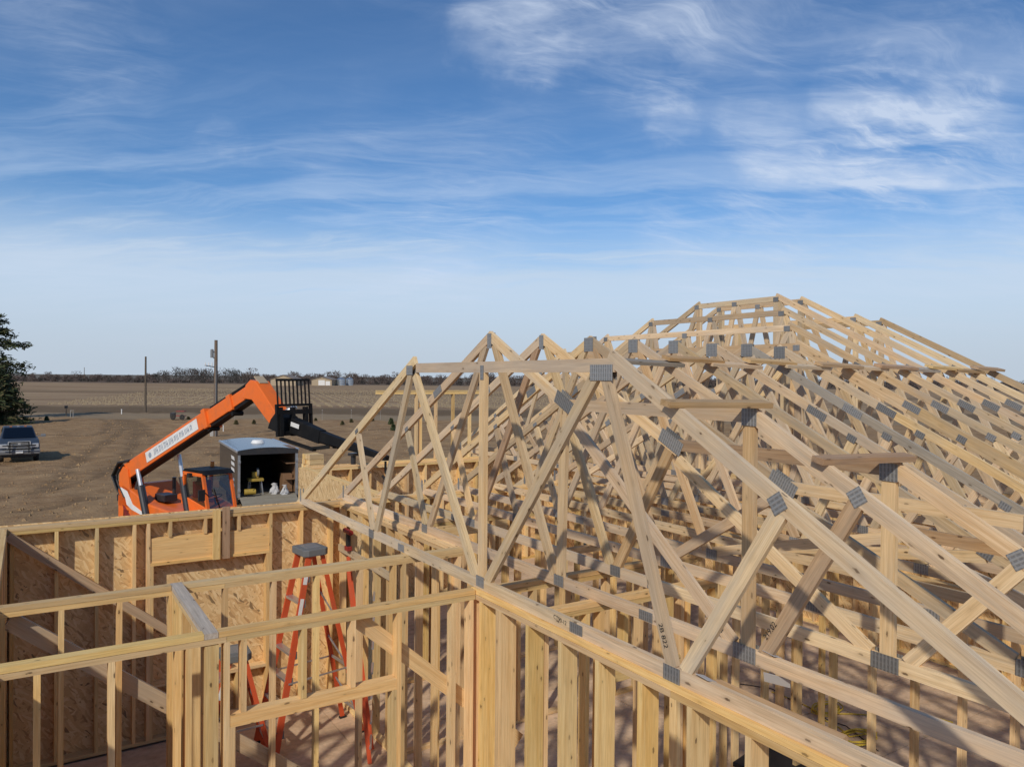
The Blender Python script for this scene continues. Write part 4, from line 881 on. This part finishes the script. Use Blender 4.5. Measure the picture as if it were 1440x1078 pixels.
for sd in (-1, 1):
    MB().add([(-1.35, sd * .865, 1.36), (-3.2, sd * .865, 1.36), (-3.1, sd * .735, 1.83), (-1.9, sd * .735, 1.83)], [(0, 1, 2, 3)]).build('side_window', 'truck_glass', ck)
    MB().box((-1.35, sd * 1.20, 1.42), (.10, .24, .16)).bar((-1.35, sd * .9, 1.36), (-1.35, sd * 1.15, 1.38), .05, .06).build('mirror', 'truck_silver', ck, bevel=.02)
    MB().box((.075, sd * .74, .97), (.08, .34, .22)).build('headlight', 'chrome', ck, bevel=.02)
    MB().prism([(-1.75, .5), (-1.6, .98), (-.75, .98), (-.55, .5)], sd * .93, sd * 1.0).build('fender_flare', 'truck_silver', ck, bevel=.02)
    for xx in (-1.15, -4.5):
        wl = MB().lathe([(.22, 0), (.24, .02), (.38, .02), (.41, .06), (.41, .22), (.38, .27), (.22, .27)], (xx, sd * .83 - .135, .41), (0, 1, 0), 24).build('wheel', 'rubber', ck, smooth=True); MB().lathe([(0, .02), (.23, .03), (.23, .24), (0, .25)], (xx, sd * .83 - .135, .41), (0, 1, 0), 18).build('rim', 'alu', wl)
MB().box((.09, 0, 1.00), (.06, 1.02, .36)).build('grille', 'black_plastic', ck)
for zz in (.86, .95, 1.04, 1.13): MB().box((.125, 0, zz), (.03, 1.0, .035)).build('grille_bar', 'chrome', ck)
gs = MB()
for a_, b_ in (((-.56, .80), (-.5, 1.2)), ((.56, .80), (.5, 1.2)), ((-.5, 1.2), (.5, 1.2))): gs.bar((.13, a_[0], a_[1]), (.13, b_[0], b_[1]), .05, .06, (1, 0, 0))
gs.build('grille_surround', 'chrome', ck)
MB().box((.14, 0, 1.08), (.02, .12, .14)).build('grille_emblem', 'chrome', ck)
MB().prism([(-.1, .50), (-.1, .74), (.16, .76), (.22, .66), (.18, .50)], -.97, .97).build('bumper', 'truck_silver', ck, bevel=.03)
MB().box((.235, 0, .66), (.015, .34, .17)).build('licence_plate', 'white_decal', ck)
gg = MB()
for y_ in (-.44, .44): gg.bar((.33, y_, .58), (.30, y_, 1.20), .05, .09, (1, 0, 0))
for zz in (.80, 1.0, 1.18): gg.tube((.33, -.78 if zz < 1.1 else -.44, zz), (.33, .78 if zz < 1.1 else .44, zz), .028)
gg.build('grille_guard', 'black_steel', ck)
MB().prism([(-.35, .30), (-.35, .5), (.0, .5), (.0, .36)], -.8, .8).build('valance', 'black_plastic', ck)
for y_ in (-.35, 0, .35): MB().box((-1.95, y_, 1.925), (.10, .12, .04)).build('roof_marker', 'lamp_amber' if y_ else 'alu', ck)

# ------------------------------------------------------------------ poles
def pole(label, base, h, r, gear):
    P_ = thing('utility_pole', label, 'pole', base); bs = MB()
    bs.tube((0, 0, -.3), (0, 0, h), r, r * .72, k=14).build('shaft', 'pole_wood', P_)
    if gear:
        MB().tube((-.30, 0, h * .82), (-.30, 0, h * .82 + .62), .13, k=16).lathe([(.13, 0), (.08, .06), (0, .08)], (-.30, 0, h * .82 + .62), (0, 0, 1), 14).build('transformer', 'insulator', P_)
        MB().bar((0, 0, h * .80 + .15), (-.2, 0, h * .80 + .15), .05, .08).bar((0, 0, h * .80 + .6), (-.2, 0, h * .80 + .6), .05, .08).build('mount', 'dark_cyl', P_)
        cr = MB().bar((-.85, 0, h * .74), (.1, 0, h * .72), .07, .07).build('fuse_arm', 'dark_cyl', P_)
        for q in (-.8, -.55, -.3): MB().tube((q, 0, h * .735), (q, 0, h * .735 + .28), .045, .03, k=10).build('insulator', 'white_decal', cr)
        MB().tube((0, 0, h), (0, 0, h + .02), r * .8, k=12).build('cap', 'dark_cyl', P_)
        MB().path([Vector((-.02, -r - .01, z_)) for z_ in (0, h * .3, h * .74)], .03).build('ground_conduit', 'insulator', P_)
    return P_
b_ = onz(303, 614, GZ); pole('stout wooden utility pole carrying a grey transformer', b_, 7.75, .17, True)
b_ = onz(204.5, 580, GZ); pole('thin dark wooden pole standing at the field edge', b_, 7.3, .15, False)
b_ = ond(118.5, 524, 520); q_ = pole('far-off thin mast above the distant trees', (b_.x, b_.y, GZ), 9.5, .22, False)

# ------------------------------------------------------------------ trees
def tuft_tree(label, base, h, fn, n_t, mats, trunk_r, seed, trunk_top=.95):
    rn = random.Random(seed); T_ = thing('pine_tree', label, 'tree', base)
    MB().tube((0, 0, -.2), (0, 0, h * trunk_top), trunk_r, trunk_r * .2, k=10).build('trunk', 'bark', T_)
    vs = []; fs = []; br = MB()
    for k in range(n_t):
        f = rn.random(); r = fn(f)
        if r <= 0: continue
        a = rn.uniform(0, 2 * math.pi); droop = -.12 * r
        tip = Vector((math.cos(a) * r, math.sin(a) * r, f * h + droop + rn.uniform(-.1, .25) * r)); root = Vector((0, 0, f * h))
        br.tube(root, tip, .035, .008, k=3, cap=False)
        for q in range(46):
            g = rn.uniform(.25, 1.04); c = root + (tip - root) * g + Vector((rn.gauss(0, .22), rn.gauss(0, .22), rn.gauss(0, .13)))
            sz = rn.uniform(.12, .28); u = Vector((rn.gauss(0, 1), rn.gauss(0, 1), rn.gauss(0, .5))).normalized(); v = u.orthogonal().normalized() * sz * .38
            b = len(vs); vs += [c - u * sz - v, c - u * sz + v, c + u * sz + v * .4, c + u * sz - v * .4]; fs.append((b, b + 1, b + 2, b + 3))
    br.build('limbs', 'bark', T_)
    cr = meshobj('crown', vs, fs, mats, T_)
    if len(mats) > 1:
        for p in cr.data.polygons: p.material_index = 0 if rn.random() < .72 else 1
    return T_
def upper(f):
    if f < .30: return 0
    return max(0, (3.4 + .7 * math.sin(f * 47) + .4 * math.sin(f * 91)) * min(1, (f - .30) * 7) * (1 - max(0, f - .55) / .47) ** .6)
tuft_tree('tall dark pine with a ragged crown beyond the pickup', onz(-9, 588, GZ), 11.4, upper, 150, ['needles', 'needles_dry'], .22, 4)
def lower(f): return max(0, 3.55 * (1 - f) ** .75 + .35 * math.sin(f * 60)) if f > .04 else 0
b_ = onz(-8, 596, GZ); tuft_tree('bushy dark spruce in front of the tall pine', b_, 5.6, lower, 170, ['needles', 'needles_dry'], .16, 9)
def shrub(px, py, h, r, lab, seed, mats=('needles_dry',)):
    rn = random.Random(seed); b = onz(px, py, GZ); S_ = thing('shrub', lab, 'shrub', b, group='young shrubs planted along the yard edge')
    MB().tube((0, 0, -.05), (0, 0, h * .8), .03, .01, k=6).build('stem', 'bark', S_); vs = []; fs = []
    for k in range(420):
        f = rn.random() ** .8; rr = r * (1 - f * .75) * math.sqrt(rn.random()); a = rn.uniform(0, 6.28); c = Vector((math.cos(a) * rr, math.sin(a) * rr, .04 + f * h))
        sz = rn.uniform(.06, .14); u = Vector((rn.gauss(0, 1), rn.gauss(0, 1), rn.gauss(.4, .6))).normalized(); v = u.orthogonal() * sz * .4
        q = len(vs); vs += [c - u * sz - v, c - u * sz + v, c + u * sz]; fs.append((q, q + 1, q + 2))
    meshobj('foliage', vs, fs, list(mats), S_)
for k, (px, py, h, lab) in enumerate(((65.5, 591, .62, 'small conical evergreen shrub beyond the pickup'), (332, 597, .6, 'low round shrub near the foot of the transformer pole'), (357, 596, .5, 'tiny shrub beside the raised boom nose'), (444, 592, .4, 'tiny dark shrub past the jib, lightest of the row'),
        (481.5, 597, .45, 'tiny dark shrub past the jib, round and low'), (494, 594, .5, 'tiny dark shrub past the jib, beside the round one'), (550, 597, 1.0, 'taller dark shrub seen past the first truss'), (553, 605, .8, 'dark shrub in front of the taller one'), (524, 592, .4, 'tiny shrub beside the taller pair of shrubs'), (265, 590, .4, 'tiny shrub beside the boom decal'))):
    shrub(px, py, h * .62, h * .34, lab, 20 + k, ('needles', ) if k in (0, 6, 7) else ('needles_dry',))

# small yard items at the field edge
def item(name, lab, cat, px, py, parts):
    b = onz(px, py, GZ); o = thing(name, lab, cat, b, math.atan2(RH.y, RH.x))
    for nm, mb, mt in parts: mb.build(nm, mt, o)
item('trailer_cart', 'small reddish yard cart with a rail box at the field edge', 'cart', 249, 590, [('box', MB().box((.45, 0, .95), (.9, .6, .08)).bar((.02, 0, .3), (.02, 0, .95), .05, .05).bar((.88, 0, .3), (.88, 0, .95), .05, .05).box((.45, 0, .45), (.9, .6, .08)), 'red_tool'),
      ('axle', MB().tube((-.3, -.3, .3), (-.3, .3, .3), .03), 'dark_cyl'), ('wheel', MB().lathe([(.05, 0), (.27, 0), (.3, .05), (.27, .1), (.05, .1)], (-.3, -.4, .3), (0, 1, 0), 16), 'rubber'), ('wheel', MB().lathe([(.05, 0), (.27, 0), (.3, .05), (.27, .1), (.05, .1)], (.7, -.4, .3), (0, 1, 0), 16), 'rubber'), ('engine', MB().box((-.45, 0, .55), (.45, .45, .45)), 'dark_cyl')])
item('marker_post', 'dark post with a box top at the field edge', 'post', 93, 585, [('shaft', MB().tube((0, 0, 0), (0, 0, .95), .05), 'pole_wood'), ('box', MB().box((0, 0, 1.08), (.28, .22, .30)), 'dark_cyl')])
item('marker_post', 'pale double post beside the box-topped post', 'post', 101, 587, [('shaft', MB().tube((-.15, 0, 0), (-.15, 0, .85), .04).tube((.15, 0, 0), (.15, 0, .7), .04).bar((-.15, 0, .8), (.25, 0, .82), .04, .05), 'concrete')])
item('marker_post', 'short white marker post near the thin dark pole', 'post', 171, 582, [('shaft', MB().tube((0, 0, 0), (0, 0, .55), .06, .05), 'white_decal'), ('cap', MB().box((0, 0, .58), (.14, .14, .05)), 'white_decal')])
item('marker_post', 'short white stake by the transformer pole', 'post', 314, 607, [('shaft', MB().tube((0, 0, 0), (0, 0, .55), .035), 'white_decal'), ('cap', MB().box((0, 0, .56), (.08, .08, .04)), 'white_decal')])
item('utility_box', 'squat pale utility cabinet at the foot of the transformer pole', 'cabinet', 298.5, 614, [('case', MB().box((0, 0, .4), (.28, .28, .8)), 'concrete'), ('lid', MB().box((0, 0, .83), (.34, .34, .06)), 'concrete')])
# thin wire fence beyond the yard: posts one by one
for k in range(6):
    px = 330 + k * 41; b = onz(px, 592 - k * .35, GZ); o = thing('fence_stake', 'thin pale stake marking the line along the field edge', 'stake', b, group='stakes along the field edge')
    MB().tube((0, 0, -.05), (0, 0, 1.15), .016, .013, k=6).build('shaft', 'concrete', o); MB().box((0, 0, 1.16), (.05, .05, .04)).build('cap', 'white_decal', o)

# ------------------------------------------------------------------ far trees, sheds, bins
vs = []; fs = []; mi = []; rn = random.Random(11)
def bare_tree(c, h, w, k, dark):
    for q in range(k):
        a = rn.uniform(0, 6.28); f = rn.random() ** .7; r = w * math.sqrt(rn.random()) * (1 - .5 * abs(f - .45)); p = c + Vector((math.cos(a) * r, math.sin(a) * r, f * h))
        u = Vector((rn.gauss(0, .6), rn.gauss(0, .6), rn.gauss(.7, .5))).normalized() * rn.uniform(.35, 1.15); v = RH * rn.uniform(.07, .30)
        b = len(vs); vs.extend([p - u - v, p - u + v, p + u]); fs.append((b, b + 1, b + 2)); mi.append(1 if dark else 0)
    b = len(vs); vs.extend([c - RH * .2, c + RH * .2, c + Vector((0, 0, h * .7))]); fs.append((b, b + 1, b + 2)); mi.append(1)
for s in range(0, 1500):
    px = rn.uniform(-700, 2300); dpt = rn.uniform(500, 640); b = ond(px, 527, dpt); c = Vector((b.x, b.y, GZ))
    prof = 5.9 + 2.8 * noise.noise(Vector((px * .02, 0, 7))) + 1.2 * noise.noise(Vector((px * .09, 3, 0)))
    dark = 215 < px < 345
    if dark: prof += 3.0 * math.sin((px - 215) / 130 * math.pi)
    elif 20 < px < 205: prof *= .62
    if rn.random() < .04: prof *= 1.5
    h = max(2.0, prof * rn.uniform(.7, 1.25)); bare_tree(c, h, h * rn.uniform(.4, .7), 110 if dark else 85, dark and rn.random() < .75)
for s in range(900):
    px = rn.uniform(-700, 2300); b = ond(px, 530, rn.uniform(470, 500)); bare_tree(Vector((b.x, b.y, GZ)), rn.uniform(1.0, 2.6), 1.8, 40, rn.random() < .5)
tl = meshobj('tree_line', vs, fs, ['bare_wood', 'bare_dark']); tl.data.polygons.foreach_set('material_index', mi); tag(tl, 'far belt of bare brown trees along the horizon', 'trees', kind='stuff')
def shed(lab, px0, px1, py, dist, he, hr, body, parts_door=(), rz_=0.0):
    a = ond(px0, py, dist); b = ond(px1, py, dist); c = (a + b) / 2; Wd = (b - a).length; o = thing('farm_shed', lab, 'shed', (c.x, c.y, GZ), math.atan2(RH.y, RH.x) + rz_)
    MB().prism([(-Wd / 2, 0), (Wd / 2, 0), (Wd / 2, he), (0, hr - .15), (-Wd / 2, he)], -4, 10).build('wall', body, o)
    for sd in (-1, 1): MB().bar((sd * (Wd / 2 + .5) * .5, 3, (he + hr) / 2 + .05), (sd * (Wd / 2 + .5) * .5 + .001, 3.001, (he + hr) / 2 + .05), .1, .1)
    rf = MB().prism([(-Wd / 2 - .4, he - .1), (0, hr), (Wd / 2 + .4, he - .1), (Wd / 2 + .4, he + .1), (0, hr + .25), (-Wd / 2 - .4, he + .1)], -4.4, 10.4).build('roof', 'shed_roof', o)
    for (x0, x1, z1) in parts_door: MB().box(((x0 + x1) / 2 * Wd, -4.05, z1 / 2 + .1), ((x1 - x0) * Wd, .12, z1)).build('door', 'shed_white', o)
    return o
shed('tan gabled barn beyond the raised fork carriage', 384, 419, 532, 380, 3.0, 5.2, 'shed_tan')
shed('pale shed with two white doors beside the grain bins', 441, 469, 534, 400, 3.0, 4.4, 'shed_tan', ((-.16, .16, 2.7), (.2, .42, 2.2)))
for k, (px, r) in enumerate(((479.5, 2.1), (491.5, 2.0))):
    b = ond(px, 534, 405 + k * 6); o = thing('grain_bin', ['shiny steel grain bin standing next to the shed', 'steel grain bin behind the shiny one'][k], 'grain bin', (b.x, b.y, GZ))
    MB().lathe([(r, 0), (r, 3.4)], (0, 0, 0), (0, 0, 1), 24).build('drum', 'bin_steel', o, smooth=True); MB().lathe([(r + .1, 3.35), (.35, 4.35), (.3, 4.5), (0, 4.5)], (0, 0, 0), (0, 0, 1), 24).build('roof', 'bin_steel', o)
    for z_ in (.8, 1.6, 2.4): MB().lathe([(r + .01, z_), (r + .05, z_ + .06), (r + .01, z_ + .12)], (0, 0, 0), (0, 0, 1), 24).build('hoop', 'bin_steel', o)

# ------------------------------------------------------------------ small things in the house
def cable(name, lab, pts, r, mat):
    P_ = []
    for i in range(len(pts) - 1):
        a, b = pts[i], pts[i + 1]
        for q in range(4): P_.append(a + (b - a) * q / 4)
    P_.append(pts[-1]); o = MB().path(P_, r, 6).build(name, mat, None, smooth=True); return tag(o, lab, 'cable')
def coil(c, R_, nloops, sd):
    rn2 = random.Random(sd); pts = []
    for i in range(nloops * 14):
        a = i / 14 * 2 * math.pi; rr = R_ * (1 + .18 * math.sin(a * .37 + sd) + rn2.uniform(-.05, .05)); pts.append(c + Vector((math.cos(a) * rr * 1.3, math.sin(a) * rr * .8, .012 + .012 * (i // 14) + rn2.uniform(0, .01))))
    return pts
c1_ = onz(1163, 999, .02); c2_ = onz(1206, 1040, .02)
f = lambda x, y: onz(x, y, .012)
cable('floor_cable', 'yellow extension cord in a loose coil by the plain stud wall', coil(c1_, .17, 4, 1) + [f(1180, 1003), f(1200, 1003), f(1225, 1005), f(1260, 998), f(1300, 1004), f(1340, 1015)], .008, 'yellow_cord')
cable('floor_cable', 'yellow extension cord in a tight coil on the open subfloor', coil(c2_, .20, 5, 2) + [f(1195, 1035), f(1180, 1022), f(1160, 1012), f(1140, 995), f(1120, 985), f(1085, 972)], .008, 'yellow_cord')
cable('floor_cable', 'thin black cord trailing past the yellow coils', [f(1028, 935), f(1030, 960), f(1050, 962), f(1086, 968), f(1110, 982), f(1135, 992), f(1165, 1012), f(1190, 1020), f(1235, 1055)], .007, 'black_cord')
# paper tags and stamps on the trusses belong to their truss
T1 = bpy.data.objects['roof_truss']; T2 = bpy.data.objects['roof_truss.001']; T3 = bpy.data.objects['roof_truss.002']
board('paper_tag', (TRX[0] + .012, 2.98, ZC + .052), (TRX[0] + .012, 2.885, ZC + .044), .075, .002, 'white_paper', T1, n=(.35, 0, 1), warp=False)
board('paper_tag', (TRX[1] + .012, 3.02, ZC + .055), (TRX[1] + .012, 2.93, ZC + .045), .08, .002, 'white_paper', T2, n=(.35, 0, 1), warp=False)
board('paper_tag', (TRX[1] - .03, 3.0, ZC - .085), (TRX[1] + .03, 2.86, ZC - .09), .07, .002, 'white_paper', T2, n=(1, 0, .4), warp=False)
def stamp(txt, X, Y, z, size, ang, parent):
    cu = bpy.data.curves.new('stamp', 'FONT'); cu.body = txt; cu.size = size; cu.align_x = 'CENTER'; cu.align_y = 'CENTER'
    tmp = bpy.data.objects.new('tmp', cu); COL.objects.link(tmp); dg = bpy.context.evaluated_depsgraph_get(); me = bpy.data.meshes.new_from_object(tmp.evaluated_get(dg)); bpy.data.objects.remove(tmp)
    me.materials.clear(); me.materials.append(M['stamp_ink']); o = bpy.data.objects.new('lettering', me)
    # local x -> -Y (reads left to right from the -X side), local y -> Z, rotated by ang
    R = Matrix(((0, 0, -1, 0), (-1, 0, 0, 0), (0, 1, 0, 0), (0, 0, 0, 1))) @ Matrix.Rotation(ang, 4, 'Z')
    Mw = Matrix.Translation((X, Y, z)) @ R; link(o, parent, Mw)
xf = lambda k: TRX[k] - T / 2 - .0035
stamp('219.02', xf(1), 2.965, 3.02, .05, math.radians(57), T2); stamp('2B 822', xf(0), 3.235, 3.02, .05, math.radians(-68), T1)
stamp('213', xf(1), 3.36, 2.93, .05, math.radians(-36), T2); stamp('CT90-12', xf(0), 4.25, ZC + .012, .042, math.radians(-4), T1)
# drill hanging in the stud bay, dark tote
dp = onx(498, 752, 3.62)
dr = thing('power_drill', 'dark red cordless drill resting on the blocking board', 'drill', (3.60, 9.66, 2.196))
MB().box((0, 0, .13), (.05, .07, .20)).build('grip', 'black_plastic', dr, bevel=.01); MB().tube((0, -.10, .25), (0, .12, .25), .035).build('motor_housing', 'red_tool', dr); MB().box((0, 0, .03), (.07, .11, .06)).build('battery', 'red_tool', dr, bevel=.008); MB().tube((0, .12, .25), (0, .19, .25), .02, .01).build('chuck', 'black_steel', dr)
tp = onz(1102, 1085, .5); tt = thing('storage_tote', 'dark ribbed storage tote on the floor behind the deep-stud wall', 'tote', (tp.x, tp.y, 0), .2)
MB().prism([(-.24, 0), (.24, 0), (.29, .52), (-.29, .52)], -.36, .36).build('tub', 'truck_blue', tt, bevel=.02); MB().box((0, 0, .545), (.64, .80, .05)).build('lid', 'black_plastic', tt, bevel=.015)
for k in range(-3, 4): MB().bar((-.246, k * .1, .02), (-.292, k * .1, .50), .03, .02, (1, 0, 0)).build('rib', 'black_plastic', tt)

# offcuts left on the subfloor
spots = [(.6, 8.4), (1.3, 7.7), (2.7, 8.2), (1.9, 6.2), (.5, 6.1), (2.5, 6.3), (5.0, 3.6), (5.6, 2.8), (4.3, 2.6), (5.9, 4.0), (4.9, 1.7), (4.1, 3.4)]
wheres = ['by the long outer wall', 'in front of the two step ladders', 'under the tall step ladder', 'inside the door header wall', 'beside the short partition', 'beside the yellow brace', 'near the hallway wall', 'beside the loose coil', 'near the deep-stud wall', 'close to the plain stud wall', 'past the tight coil', 'between the hallway and the coils']
for k, (x_, y_) in enumerate(spots):
    a_ = random.uniform(0, 3.1); L_ = random.uniform(.14, .5); dv = Vector((math.cos(a_), math.sin(a_), 0)) * L_ / 2
    tag(board('offcut_block', Vector((x_, y_, .0215)) - dv, Vector((x_, y_, .0215)) + dv, .089, T, ['lumber_yellow', 'lumber_pale', 'lumber_tan'][k % 3], None, n=(0, 0, 1)), f'short sawn offcut lying on the subfloor {wheres[k]}', 'offcut', 'wood offcuts on the floor')
